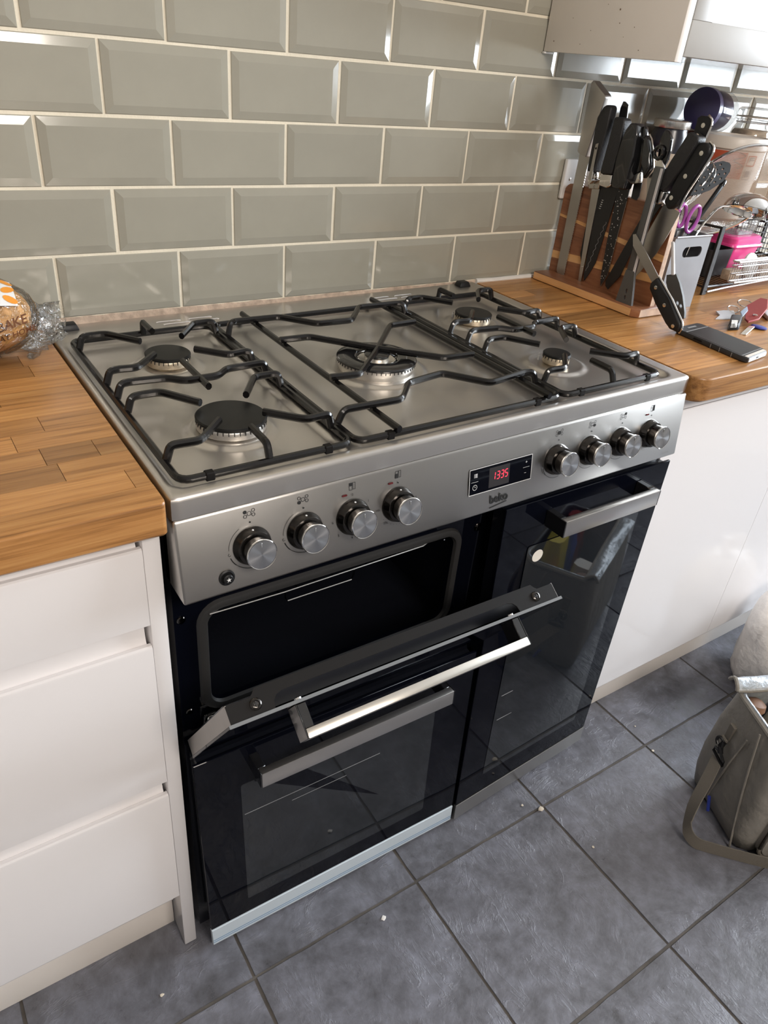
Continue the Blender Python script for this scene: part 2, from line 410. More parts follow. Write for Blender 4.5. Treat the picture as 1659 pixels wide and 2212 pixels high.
class Patch:
    """near-flat quad panel given by its four corners; pt(x, y, d) in metres, d out of the face"""
    def __init__(s, TL, TR, BL, BR):
        s.BL, s.BR, s.TL, s.TR = V(BL), V(BR), V(TL), V(TR)
        s.w = ((s.BR - s.BL).length + (s.TR - s.TL).length) / 2; s.h = ((s.TL - s.BL).length + (s.TR - s.BR).length) / 2
        s.ex = ((s.BR - s.BL) + (s.TR - s.TL)).normalized(); s.n = s.ex.cross((s.TL - s.BL) + (s.TR - s.BR)).normalized(); s.ey = s.n.cross(s.ex)
    def pt(s, x, y, d=0.):
        u, v = x / s.w, y / s.h
        return s.BL * (1 - u) * (1 - v) + s.BR * u * (1 - v) + s.TL * (1 - u) * v + s.TR * u * v + s.n * d
    def slab(s, bm, x0, x1, y0, y1, d0, d1, bev=0., seg=2):
        p = s.pt
        hexa(bm, [p(x0, y0, d0), p(x1, y0, d0), p(x1, y0, d1), p(x0, y0, d1), p(x0, y1, d0), p(x1, y1, d0), p(x1, y1, d1), p(x0, y1, d1)], bev, seg)
    def poly(s, bm, pts, d0, d1, bev=0.):
        prism(bm, [s.pt(x, y, d0) for x, y in pts], s.n * (d1 - d0), bev)
    def flat(s, bm, pts, d):
        bm.faces.new([bm.verts.new(s.pt(x, y, d)) for x, y in pts])
    def disc(s, bm, x, y, r, d, n=20):
        s.flat(bm, [(x + r * math.cos(6.2832 * k / n), y + r * math.sin(6.2832 * k / n)) for k in range(n)], d)
    def ring(s, bm, x, y, r0, r1, d, a0=0., a1=360., n=28):
        cl = abs(a1 - a0) >= 360; A = [math.radians(a0 + (a1 - a0) * k / n) for k in range(n if cl else n + 1)]
        i = [bm.verts.new(s.pt(x + r0 * math.cos(a), y + r0 * math.sin(a), d)) for a in A]
        o = [bm.verts.new(s.pt(x + r1 * math.cos(a), y + r1 * math.sin(a), d)) for a in A]
        for k in range(n):
            j = (k + 1) % len(A); bm.faces.new((i[k], o[k], o[j], i[j]))
    def frame(s, bm, x0, x1, y0, y1, t, d):
        for a in ((x0, x1, y0, y0 + t), (x0, x1, y1 - t, y1), (x0, x0 + t, y0, y1), (x1 - t, x1, y0, y1)):
            s.flat(bm, [(a[0], a[2]), (a[1], a[2]), (a[1], a[3]), (a[0], a[3])], d)


def rrect(x0, x1, y0, y1, r, n=6):
    out = []
    for cx, cy, a in ((x1 - r, y1 - r, 0), (x0 + r, y1 - r, 90), (x0 + r, y0 + r, 180), (x1 - r, y0 + r, 270)):
        for k in range(n + 1):
            t = math.radians(a + 90 * k / n); out.append((cx + r * math.cos(t), cy + r * math.sin(t)))
    return out


# ================================================================== SETTING
XR, XL, YF, ZC = 3.45, -1.5, -3.0, 2.45
bm = B(); box(bm, XL, XR, 0.0004, .12, 0, ZC); wb = build('wall_back', bm, 'grout', kind='structure')
PX, PZ, Z0 = .2, .0992, 1.0129
G = .0046
tile_cache = {}
def metro(x0, x1, z0, z1):
    bm = B(); ring = []
    for (i, y) in ((0, .0016), (0, .0002), (.0012, -.0010), (.0125, -.0034)):
        ring.append([(x0 + i, y, z0 + i), (x1 - i, y, z0 + i), (x1 - i, y, z1 - i), (x0 + i, y, z1 - i)])
    R = [[bm.verts.new(p) for p in r] for r in ring]
    for i in range(3):
        for k in range(4): bm.faces.new((R[i][k], R[i][(k + 1) % 4], R[i + 1][(k + 1) % 4], R[i + 1][k]))
    bm.faces.new(R[-1])
    return bm
bm = metro(-PX / 2 + G / 2, PX / 2 - G / 2, -PZ / 2 + G / 2, PZ / 2 - G / 2)
t0 = build('tile', bm, 'tile', wb, angle=8)
first = True
for r in range(-1, 8):
    for i in range(-7, 17):
        x = i * PX + (0 if r % 2 else PX / 2) + (PX / 2)
        if x - PX / 2 < XL or x + PX / 2 > XR: continue
        if r > 4 and x > .95 + .1 and r > 5: continue
        o = t0 if first else t0.copy()
        if not first: COL.objects.link(o)
        first = False
        o.parent = wb
        jx, jz = random.uniform(-.0006, .0006), random.uniform(-.0005, .0005)
        o.location = (x + jx, random.uniform(-.0003, .0002), Z0 + PZ * (r + .5) + jz)
        o.rotation_euler = (random.uniform(-.0035, .0035), random.uniform(-.002, .002), random.uniform(-.0035, .0035))
# strip of bare plaster under the tiles behind the cooker, caulk along the right worktop
bm = B(); bmx = [( -.05, .8875)]
N = 90
top = [(-.30 + 1.175 * k / N, -.0015, .9158 + random.uniform(-.0012, .0008)) for k in range(N + 1)]
for k in range(N):
    a, b = top[k], top[k + 1]
    f = [(a[0], -.004 + .0022 * math.sin(k * 1.7) * .5, .885), (b[0], -.004 + .0022 * math.sin((k + 1) * 1.7) * .5, .885), b, a]
    bm.faces.new([bm.verts.new(p) for p in f])
bmesh.ops.remove_doubles(bm, verts=list(bm.verts), dist=.0004)
build('plaster_strip', bm, 'plaster', wb, label='rough pinkish bare plaster below the tiles')
bm = B(); tube(bm, [(.872 + .05 * k, -.0035 + random.uniform(-.001, .001), .9125 + random.uniform(-.0008, .0008)) for k in range(51)], .0058, 8)
build('trim_1', bm, 'caulk', kind='structure', label='white caulk line between worktop and tiles')
# upper white wall tiles end; other walls, ceiling
bm = B(); box(bm, XL - .1, XL, YF, .1, 0, ZC); build('wall_left', bm, 'fill_cut_paint', kind='structure')
bm = B(); box(bm, XL, XR, YF - .1, YF, 0, ZC); build('wall_front', bm, 'fill_cut_paint', kind='structure')
bm = B(); box(bm, XL - .1, XR + .1, YF - .1, .12, ZC, ZC + .08); build('ceiling', bm, 'white_wall', kind='structure')
WY0, WY1, WZ0, WZ1 = -2.2, -.35, .98, 2.2
bm = B(); box(bm, XR, XR + .1, YF, WY0, 0, ZC); box(bm, XR, XR + .1, WY1, .12, 0, ZC); box(bm, XR, XR + .1, WY0, WY1, 0, WZ0); box(bm, XR, XR + .1, WY0, WY1, WZ1, ZC)
build('wall_right', bm, 'white_wall', kind='structure')
bm = B()
for a in ((WY0, WY0 + .06, WZ0, WZ1), (WY1 - .06, WY1, WZ0, WZ1), (WY0, WY1, WZ0, WZ0 + .06), (WY0, WY1, WZ1 - .06, WZ1), ((WY0 + WY1) / 2 - .035, (WY0 + WY1) / 2 + .035, WZ0, WZ1)):
    box(bm, XR + .02, XR + .07, a[0], a[1], a[2], a[3], .004)
win = build('window_1', bm, 'white', kind='structure')
for k in range(2):
    bm = B(); y0 = WY0 + .05 if k == 0 else (WY0 + WY1) / 2 + .03; y1 = (WY0 + WY1) / 2 - .03 if k == 0 else WY1 - .05
    bm.faces.new([bm.verts.new(p) for p in ((XR + .045, y0, WZ0 + .05), (XR + .045, y1, WZ0 + .05), (XR + .045, y1, WZ1 - .05), (XR + .045, y0, WZ1 - .05))])
    build('pane', bm, 'window', win)
# floor: grout bed with slate tiles
bm = B(); box(bm, XL, XR, YF, .0, -.06, -.0035); fl = build('floor', bm, 'floor_grout', kind='structure')
FS = .333; FX0, FY0 = .0205, -.6785
def slate(sx, sy, seed):
    rnd = random.Random(seed); bm = B(); g = .0029; n = 10
    grid = {}
    for i in range(n + 1):
        for j in range(n + 1):
            u, v = i / n, j / n; e = min(i, j, n - i, n - j) == 0
            x = (u - .5) * (sx - 2 * g); y = (v - .5) * (sy - 2 * g)
            if e: x += rnd.uniform(-.0007, .0007); y += rnd.uniform(-.0007, .0007)
            z = -.0016 if e else rnd.uniform(-.00035, .00035)
            grid[i, j] = bm.verts.new((x, y, z))
    for i in range(n):
        for j in range(n): bm.faces.new((grid[i, j], grid[i + 1, j], grid[i + 1, j + 1], grid[i, j + 1]))
    edge = [grid[i, 0] for i in range(n + 1)] + [grid[n, j] for j in range(1, n + 1)] + [grid[i, n] for i in range(n - 1, -1, -1)] + [grid[0, j] for j in range(n - 1, 0, -1)]
    low = [bm.verts.new((v.co.x * 1.006, v.co.y * 1.006, -.006)) for v in edge]
    for k in range(len(edge)):
        j = (k + 1) % len(edge); bm.faces.new((edge[k], low[k], low[j], edge[j]))
    return bm
slates = [build('tile', slate(FS, FS, s), 'slate', fl, angle=50) for s in range(3)]
cells = [(i, j) for i in range(-4, 10) for j in range(-7, 2)]
for q, (i, j) in enumerate(cells):
    x, y = FX0 + FS * (i + .5), FY0 + FS * (j + .5)
    if x - FS / 2 < XL or x + FS / 2 > XR or y + FS / 2 > 0.001 or y - FS / 2 < YF: continue
    if len(slates) > q: o = slates[q]
    else:
        o = slates[random.randrange(3)].copy(); COL.objects.link(o)
    o.parent = fl; o.location = (x, y, random.uniform(-.0004, .0004)); o.rotation_euler = (0, 0, random.choice((0, math.pi / 2, math.pi, -math.pi / 2)))
for s in slates:
    if s.location.length < 1e-6: bpy.data.objects.remove(s)

# ================================================================== WORKTOPS
def worktop(label, x0, x1, y0, y1, z0, z1, corner, crad, seed):
    rnd = random.Random(seed)
    t = thing('worktop', label, 'worktop', ((x0 + x1) / 2, (y0 + y1) / 2, z0))
    sw = .0415; rows = int((y1 - y0) / sw + .5); sw = (y1 - y0) / rows
    for r in range(rows):
        a, b = y0 + r * sw, y0 + (r + 1) * sw
        x = x0; xs = [x0]
        x = x0 + rnd.uniform(.06, .36)
        while x < x1 - .12:
            xs.append(x); x += rnd.uniform(.17, .38)
        if corner == 'R':   # short end staves next to the cooker
            e_ = {1: [-.057], 2: [-.118], 3: [-.128, -.07], 4: [-.150], 5: [-.112], 6: [-.165], 7: [-.145], 9: [-.088], 10: [-.094], 11: [-.115], 12: [-.078]}.get(r, [])
            if e_: xs = [q for q in xs if q < min(e_) - .12] + sorted(e_)
        xs.append(x1)
        for k in range(len(xs) - 1):
            p, q = xs[k], xs[k + 1]; g = .0002
            bm = B()
            if r == 0:
                # front stave: rounded nosing, rounded end corner
                prof = [(a, z0 + .004), (a + .004, z0)] + [(b - g, z0), (b - g, z1)] + [(a + .004 - .004 * math.sin(t_ * 1.5708), z1 - .004 + .004 * math.cos(t_ * 1.5708)) for t_ in (0, .33, .66, 1)]
                rings = []
                endc = (corner == 'R' and k == len(xs) - 2) or (corner == 'L' and k == 0)
                sx = [0, 1] if not endc else None
                if not endc:
                    rings = [[(xx, yy, zz) for yy, zz in prof] for xx in (p + g, q - g)]
                else:
                    end = x1 if corner == 'R' else x0; oth = p + g if corner == 'R' else q - g; sg = 1 if corner == 'R' else -1
                    rings = [[(oth, yy, zz) for yy, zz in prof]]
                    for s_ in range(0, 9):
                        th = s_ / 8 * math.pi / 2 * .97
                        xx = end - sg * crad + sg * crad * math.sin(th); dy = crad * (1 - math.cos(th))
                        rings.append([(xx, min(yy + dy, b - g) if yy < b - .002 else yy, zz) for yy, zz in prof])
                loft(bm, rings)
            else:
                box(bm, p + g * 1.6, q - g * 1.6, a + g, b - g, z0 + (.004 if r == 0 else 0), z1 + rnd.uniform(-.00008, .00008))
            build('stave', bm, 'oak', t, angle=30)
    return t
worktop('oak worktop left of the cooker, with a wrapped loaf on it', XL, -.0385, -.6035, -.004, .8675, .910, 'R', .006, 3)
worktop('oak worktop right of the cooker, carrying the knife block and dish rack', .8735, XR, -.6065, -.004, .8665, .910, 'L', .028, 5)

# ================================================================== CABINETS
def cab_left():
    t = thing('drawer_cabinet', 'white gloss base cabinet with three handleless drawers, left of the cooker', 'cabinet', (-.55, -.3, 0))
    x0, x1 = XL, -.0605; yf = -.572
    bm = B(); box(bm, x0, x1 - .003, yf + .030, -.03, .10, .864, .001); build('body', bm, 'white', t)
    bm = B(); box(bm, -.0600, -.0395, yf + .0005, -.03, .002, .864, .0015); build('end_panel', bm, 'white', t)
    bm = B(); box(bm, x0, -.061, -.5215, -.505, 0, .150, .001); build('plinth', bm, 'cream_panel', t)
    xa = -.66
    for (z0, z1) in ((.7253, .8359), (.4371, .6903), (.1541, .4068)):
        for (a, b) in ((xa, x1), (x0 + .1, xa - .003)):
            bm = B()
            # front with a scooped top lip
            prof = [(yf, z0), (yf + .018, z0), (yf + .018, z1 - .014), (yf + .013, z1 - .004), (yf + .009, z1 - .0005), (yf + .0035, z1), (yf + .001, z1 - .0015), (yf, z1 - .004)]
            loft(bm, [[(a + .001, y, z) for y, z in prof], [(b, y, z) for y, z in prof]])
            d = build('drawer', bm, 'white', t)
    for (z0, z1) in ((.690, .727), (.4065, .4385), (.8355, .864)):
        bm = B()   # J-profile channel behind each drawer lip
        zl = z0; prof = [(yf + .0045, zl - .001), (yf + .0075, zl - .0035), (yf + .0105, zl - .002), (yf + .0128, zl + .004), (yf + .0142, zl + .012), (yf + .0148, z1), (yf + .0295, z1), (yf + .0295, zl - .016), (yf + .019, zl - .016)]
        loft(bm, [[(x0 + .1, y, z) for y, z in prof], [(x1 - .004, y, z) for y, z in prof]]); build('grip_channel', bm, 'white', t)
cab_left()
def cab_right():
    t = thing('base_cabinet', 'white gloss base cabinet doors right of the cooker under the oak worktop', 'cabinet', (2.0, -.3, 0))
    x0, yf = .8755, -.572
    bm = B(); box(bm, x0, XR, yf + .022, -.03, .10, .863, .001); build('body', bm, 'white', t)
    bm = B(); box(bm, x0, XR, -.5225, -.506, 0, .150, .001); build('plinth', bm, 'cream_panel', t)
    bm = B(); box(bm, x0, XR, yf + .002, yf + .02, .8385, .8635, .001); build('top_rail', bm, 'white', t)
    xs = [x0, 1.331, 1.93, 2.53, 3.13]
    for a, b in zip(xs[:-1], xs[1:]):
        bm = B(); prof = [(yf, .1405), (yf + .019, .1405), (yf + .019, .822), (yf + .010, .8345), (yf + .0035, .8362), (yf + .001, .835), (yf, .832)]
        loft(bm, [[(a + .0006, y, z) for y, z in prof], [(b - .0006, y, z) for y, z in prof]]); build('door', bm, 'white', t)
cab_right()
def cab_wall():
    t = thing('wall_cabinet', 'cream wall cabinet with panelled doors, hung above the knife block', 'cabinet', (1.6, -.16, 1.353))
    x0, x1, yf, z0, z1 = .9545, 3.0, -.300, 1.3555, 2.1
    bm = B(); box(bm, x0 + .018, x1, yf, -.009, z0 + .008, z1); build('body', bm, 'white', t)
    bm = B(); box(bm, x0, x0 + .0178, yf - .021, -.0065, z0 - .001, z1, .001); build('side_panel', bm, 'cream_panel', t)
    bm = B(); box(bm, x0 - .002, x0 + .022, -.012, -.005, z0 - .005, z0 - .0015, .001); build('caulk_bead', bm, 'caulk', t)
    bm = B()
    for (y, z, r) in ((-.18, 1.425, .0016), (-.185, 1.405, .001), (-.15, 1.432, .0007), (-.22, 1.40, .0008), (-.03, 1.372, .0012), (-.1, 1.37, .0008), (-.24, 1.367, .0009), (-.07, 1.41, .0006), (-.12, 1.392, .0007), (-.2, 1.385, .0006)):
        lathe(bm, [(r, 0), (r * .6, .0006)], (x0 - .0001, y, z), (-1, 0, 0), 8)
    build('grease_specks', bm, 'speck', t)
    w = .5; x = x0 + .020
    while x < x1 - .3:
        bm = B(); a, b = x + .0015, x + w - .0015; bo, to = z0 + .008, z1; f = .052
        box(bm, a, b, yf - .014, yf - .001, bo, to)
        for q in ((a, b, bo, bo + f), (a, b, to - f, to), (a, a + f, bo + f, to - f), (b - f, b, bo + f, to - f)):
            box(bm, q[0], q[1], yf - .0205, yf - .0135, q[2], q[3], .0012)
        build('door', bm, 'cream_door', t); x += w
cab_wall()
# socket on the wall
t = thing('wall_socket', 'white plastic wall socket plate behind the knife block', 'socket', (1.09, -.006, 1.12))
bm = B(); box(bm, 1.0735, 1.155, -.0145, -.005, 1.083, 1.164, .003, 3); build('face_plate', bm, 'plastic_white', t)
bm = B(); lathe(bm, [(.0032, 0), (.0032, .0008), (.002, .0014)], (1.092, -.0145, 1.1235), (0, -1, 0), 14); build('screw', bm, 'chrome', t)
bm = B(); box(bm, 1.125, 1.148, -.018, -.014, 1.13, 1.155, .001); build('rocker_switch', bm, 'plastic_white', t)

# ================================================================== COOKER
CK = thing('range_cooker', 'stainless steel and black glass range cooker with its grill door hanging open', 'cooker', (.415, -.3, 0))
x0c, x1c = -.031, .8625; CW = x1c - x0c; SL = .0085 / CW
def H(X, y, dz=0.): return V((x0c + X, y, .905 + SL * X + dz))
BUR = [(.1315, -.449, .0455, .052), (.1315, -.2125, .0335, .045), (.4215, -.343, .063, .074), (.7215, -.2165, .035, .045), (.7205, -.442, .0235, .046)]
def yfront(X): return -.5925 + .005 * X / CW
def hobh(X, y):
    x0, x1, y0, y1, r = .0085, .8665, -.5755, -.083, .022
    qx = max(x0 + r - X, X - (x1 - r)); qy = max(y0 + r - y, y - (y1 - r))
    d = r - math.hypot(max(qx, 0), max(qy, 0)) - min(max(qx, qy), 0) if max(qx, qy) > 0 else r - max(qx, qy)
    s = min(max(d / .010, 0), 1); s = s * s * (3 - 2 * s); h = -.0085 * s
    if y0 < y < y1:
        for c, hw in ((.2475, .007), (.6165, .007)):
            e = min(max((abs(X - c) - hw) / .008, 0), 1); h += .0045 * (1 - e * e * (3 - 2 * e)) * s
    for (bx, by, rb, ro) in BUR:
        q = math.hypot(X - bx, y - by)
        if q < ro + .012:
            e = min(max((q - ro) / .010, 0), 1); h += .0042 * (1 - e * e * (3 - 2 * e))
            if q < ro - .003: h -= .0018 * min((ro - .003 - q) / .012, 1)
    return h
bm = B(); NX, NY = 214, 142
ys = [-.008 - (.5925 - .008 - .006) * j / NY for j in range(NY + 1)]
grid = []
for i in range(NX + 1):
    X = .005 + (CW - .010) * i / NX; col = []
    yl = yfront(X) + .006
    for j in range(NY + 1):
        y = -.008 + (yl + .008) * j / NY; col.append(bm.verts.new(H(X, y, hobh(X, y))))
    grid.append(col)
for i in range(NX):
    for j in range(NY): bm.faces.new((grid[i][j], grid[i][j + 1], grid[i + 1][j + 1], grid[i + 1][j]))
# rolled edge and skirt round front and sides
edge = [(grid[0][j], (-1, 0)) for j in range(NY)] + [(grid[0][NY], (-.707, -.707))] + [(grid[i][NY], (0, -1)) for i in range(1, NX)] + [(grid[NX][NY], (.707, -.707))] + [(grid[NX][j], (1, 0)) for j in range(NY - 1, -1, -1)]
prev = None
for v, d in edge:
    ring = [v]
    for a, (h, dz) in enumerate([(.0023, -.0004), (.0042, -.0017), (.0055, -.0038), (.006, -.0062), (.0062, -.028)]):
        ring.append(bm.verts.new(v.co + V((d[0] * h, d[1] * h, dz))))
    if prev:
        for k in range(5): bm.faces.new((prev[k], prev[k + 1], ring[k + 1], ring[k]))
    prev = ring
hob = build('hob_plate', bm, 'steel_hob', CK, angle=50)
for X in (.021, .835):
    bm = B(); c = H(X + .012, -.027)
    hexa(bm, [c + V(q) for q in ((-.015, -.011, 0), (.015, -.011, 0), (.015, .012, 0), (-.015, .012, 0), (-.011, -.007, .010), (.011, -.007, .010), (.011, .010, .010), (-.011, .010, .010))], .002, 2)
    build('corner_cap', bm, 'bplastic', CK)
for X0 in (.170, .600):
    for (dx, y, l) in ((0, -.044, .042), (.008, -.058, .046), (.056, -.044, .042), (.064, -.058, .042)):
        bm = B(); tube(bm, [H(X0 + dx, y, .0003), H(X0 + dx + .003, y, .0012), H(X0 + dx + l - .003, y, .0012), H(X0 + dx + l, y, .0003)], .0016, 6, sq=.8); build('vent_louvre', bm, 'handle', CK)
# burners
def burner(i):
    bx, by, r, ro = BUR[i]; base = hobh(bx + ro - .02, by) - .001; o = H(bx, by, base)
    bm = B()
    if i == 2:
        prof = [(r - .004, 0), (r - .002, .006), (r - .001, .0145), (r - .0015, .0165), (r - .004, .0168), (.03, .0168)]
    else:
        prof = [(r - .006, 0), (r - .003, .0025), (r - .001, .0045), (r - .0008, .0125), (r - .002, .0148), (r - .01, .0150)]
    lathe(bm, prof, o, n=48); b = build('burner', bm, 'alu_stained' if i in (1, 3, 4) else 'alu', CK)
    bm = B(); n = int(r * 900)
    for k in range(n):   # flame slots
        a = 6.2832 * k / n; e = V((math.cos(a), math.sin(a), 0)); s = V((-math.sin(a), math.cos(a), 0)); q = o + e * (r - .0016)
        z0, z1 = (.0110, .0152) if i != 2 else (.0125, .0172)
        hexa(bm, [q + s * -.0005 + V((0, 0, z0)), q + s * .0005 + V((0, 0, z0)), q + s * .0005 + e * .0014 + V((0, 0, z0)), q - s * .0005 + e * .0014 + V((0, 0, z0)),
                  q + s * -.0005 + V((0, 0, z1)), q + s * .0005 + V((0, 0, z1)), q + s * .0005 + e * .0014 + V((0, 0, z1)), q - s * .0005 + e * .0014 + V((0, 0, z1))])
    build('flame_slots', bm, 'print', b)
    bm = B()
    if i == 2:
        lathe(bm, [(.0345, .0165), (.0345, .0205), (.037, .022), (.052, .0222), (.0615, .0208), (.0635, .019), (.0635, .0165)], o, n=56, cap0=False, cap1=False)
        build('outer_cap', bm, 'bgloss', b)
        bm = B(); lathe(bm, [(.033, .012), (.0335, .0165), (.031, .019), (.029, .0165), (.029, .012)], o, n=40, cap0=False, cap1=False); build('inner_rim', bm, 'chrome', b)
        bm = B(); lathe(bm, [(.017, .010), (.0195, .014), (.0195, .021), (.018, .022)], o, n=36); build('inner_burner', bm, 'alu', b)
        bm = B(); lathe(bm, [(.020, .0225), (.0205, .025), (.018, .0268), (.004, .0272)], o, n=36); build('cap', bm, 'bgloss', b)
    else:
        lathe(bm, [(r - .002, .0152), (r, .0162), (r + .0002, .019), (r - .0015, .0205), (r * .55, .0212), (r * .1, .0213)], o, n=48)
        build('cap', bm, 'enamel_cap', b)
    bm = B(); q = o + V(((r + .006) * -.5, (r + .006) * .86, 0)); lathe(bm, [(.0025, -.002), (.0025, .008), (.0015, .0085), (.0015, .0125)], q, n=12); build('igniter', bm, 'plastic_white', b)
for i in range(5): burner(i)
# control panel
FAS = Patch((-.031, -.594, .877), (.862, -.5915, .885), (-.031, -.6139, .773), (.862, -.6059, .774))
bm = B(); p = FAS.pt; w_, h_ = FAS.w, FAS.h
F4 = [p(0, 0), p(w_, 0), p(w_, h_), p(0, h_)]
def bk(v, y): return V((v.x, y, v.z))
hexa(bm, [bk(F4[0], -.5645), bk(F4[1], -.5645), F4[1], F4[0], bk(F4[3], -.5645), bk(F4[2], -.5645), F4[2], F4[3]], .0035, 3)
panel = build('control_panel', bm, 'steel', CK)
# display
bm = B(); FAS.slab(bm, .420, .5385, .0357, .0738, -.001, .0006, .0004, 1); disp = build('display', bm, 'bglass', panel)
bm = B(); FAS.frame(bm, .4192, .5393, .0349, .0746, .0009, .0003); build('display_border', bm, 'wprint', panel)
bm = B(); FAS.flat(bm, [(.4555, .0395), (.4945, .0395), (.4945, .070), (.4555, .070)], .0007); build('display_window', bm, mat('display_smoke', (.03, .028, .03), .2), panel)
SEG = {'1': 'bc', '3': 'abgcd', '5': 'afgcd'}
bm = B()
for k, ch in enumerate('1335'):
    cx = .4622 + .0078 * k; cy = .0508; wd, ht, tk = .0048, .0112, .00105
    if k == 0: cx -= .0006
    for sgm in SEG[ch]:
        sl = .0008
        if sgm in 'agd':
            yy = {'a': ht, 'g': ht / 2, 'd': 0}[sgm]; q = [(cx + .0006, cy + yy - tk / 2), (cx + wd - .0006, cy + yy - tk / 2), (cx + wd - .0006, cy + yy + tk / 2), (cx + .0006, cy + yy + tk / 2)]
        else:
            xx = cx + (wd if sgm in 'bc' else 0); y0 = cy + (ht / 2 if sgm in 'bf' else 0) + .0006; y1 = y0 + ht / 2 - .0012
            q = [(xx - tk / 2, y0), (xx + tk / 2, y0), (xx + tk / 2, y1), (xx - tk / 2, y1)]
        FAS.flat(bm, [(a + (b - cy) * .07, b) for a, b in q], .0009)
build('clock_digits', bm, 'led', panel)
bm = B()
def bar(x0, x1, y0, y1): FAS.flat(bm, [(x0, y0), (x1, y0), (x1, y1), (x0, y1)], .0009)
for k in range(4):
    bar(.4290, .4334, .0615 + .0016 * k, .0623 + .0016 * k); bar(.4272, .4281, .0615 + .0016 * k, .0623 + .0016 * k)
bar(.4225, .4352, .0547, .0551); bar(.5208, .5338, .0563, .0567)
FAS.ring(bm, .4295, .0465, .0036, .0042, .0009); bar(.4292, .4297, .0465, .0487); bar(.4292, .4312, .0463, .0467)
bar(.5253, .5287, .0644, .0650); bar(.5267, .5273, .0630, .0664); bar(.5243, .5280, .0475, .0480)
build('display_symbols', bm, 'wprint', panel)
bm = B(); text(bm, 'beko', .0178, FAS.pt(.4775, .0190, .0004), FAS.ex, FAS.ey, bold=.028)
FAS.flat(bm, [(.4599, .0060), (.4932, .0101), (.4932, .0115), (.4599, .0074)], .0004); build('maker_lettering', bm, 'print', panel)
bm = B(); text(bm, 'KDVF90', .0050, FAS.pt(.8625, .0095, .0004), FAS.ex, FAS.ey); build('model_lettering', bm, 'gprint', panel)
# knobs with their printed marks
KX = [.089, .159, .2283, .2978, .5914, .6631, .7342, .806]
pm = B()
def icon_hob(cx, cy, on):
    cs = [(-.0052, .0026), (-.0052, -.0030), (.0052, .0032), (.0052, -.0024)]
    for k, (a, b) in enumerate(cs):
        (FAS.disc(pm, cx + a, cy + b, .0023, .0004) if on == k else FAS.ring(pm, cx + a, cy + b, .0017, .00225, .0004, n=20))
        FAS.flat(pm, [(cx + a * .62, cy + b * .62), (cx + a * .62 + .0002, cy + b * .62 - .0003), (cx + a * .5 + .0002, cy + b * .5 - .0003), (cx + a * .5, cy + b * .5)], .0004)
    (FAS.disc(pm, cx, cy, .0029, .0004) if on == 4 else FAS.ring(pm, cx, cy, .0023, .00285, .0004, n=22))
def icon_oven(cx, cy, on):
    FAS.frame(pm, cx - .0045, cx + .0002, cy - .0052, cy + .0048, .0005, .0004); FAS.frame(pm, cx + .0008, cx + .0045, cy - .0046, cy + .0050, .0005, .0004)
    q = {0: (cx - .004, cx - .0003, cy + .0006, cy + .0044), 1: (cx - .004, cx - .0003, cy - .0048, cy + .0004), 2: (cx + .001, cx + .0043, cy - .0044, cy + .0048)}[on]
    FAS.flat(pm, [(q[0], q[2]), (q[1], q[2]), (q[1], q[3]), (q[0], q[3])], .0004)
    FAS.flat(pm, [(cx - .0045, cy + .0004), (cx, cy + .0004), (cx, cy + .0009), (cx - .0045, cy + .0009)], .0004)
KY = .0545
for k, on in ((0, 0), (1, 1), (4, 4), (5, 3), (6, 2)):
    pm = B(); icon_hob(KX[k], .0965, on); build('burner_symbol', pm, 'print', panel)
    pm = B(); FAS.disc(pm, KX[k], .0853, .0011, .0004, 14); build('off_dot', pm, 'print', panel)
    pm = B(); FAS.ring(pm, KX[k], KY, .0290, .0294, .0004, 118, 178); FAS.ring(pm, KX[k], KY, .0288, .0300, .0004, 198, 222, 8); FAS.ring(pm, KX[k], KY, .0290, .0296, .0004, 222, 285)
    FAS.ring(pm, KX[k] - .0288, KY - .0045, .0014, .0019, .0004, 90, 330, 12); build('flame_scale', pm, 'print', panel)
for k, on in ((2, 0), (3, 1), (7, 2)):
    pm = B(); icon_oven(KX[k], .0972, on); build('oven_symbol', pm, 'print', panel)
    if k != 2: pm = B(); FAS.disc(pm, KX[k], .0853, .0010, .0004, 14); build('off_dot', pm, 'print', panel)
for s_, x, y in (('0', .2283, .0853), ('1', .2517, .0713), ('6', .1984, .0537), ('5', .2063, .0337), ('4', .226, .0255)):
    pm = B(); text(pm, s_, .0048, FAS.pt(x, y, .0004), FAS.ex, FAS.ey); build('printed_number', pm, 'print', panel)
for s_, x, y in (('max', .2661, .0534), ('200', .2777, .0320), ('75', .3263, .0576)):
    pm = B(); text(pm, s_, .0042, FAS.pt(x, y, .0004), FAS.ex, FAS.ey); build('printed_number', pm, 'print', panel)
for k in (3, 7):
    pm = B()
    for a in range(215, 300, 10): FAS.disc(pm, KX[k] + .0285 * math.cos(math.radians(a)), KY + .0285 * math.sin(math.radians(a)), .0004, .0004, 8)
    build('dotted_scale', pm, 'print', panel, kind='stuff')
for (x, y) in ((.2167, .0868), (.286, .0870), (.7945, .0885)):
    bm = B(); FAS.poly(bm, rrect(x - .0037, x + .0037, y - .0011, y + .0013, .0011, 4), 0, .0009); build('pilot_light', bm, 'neon', panel)
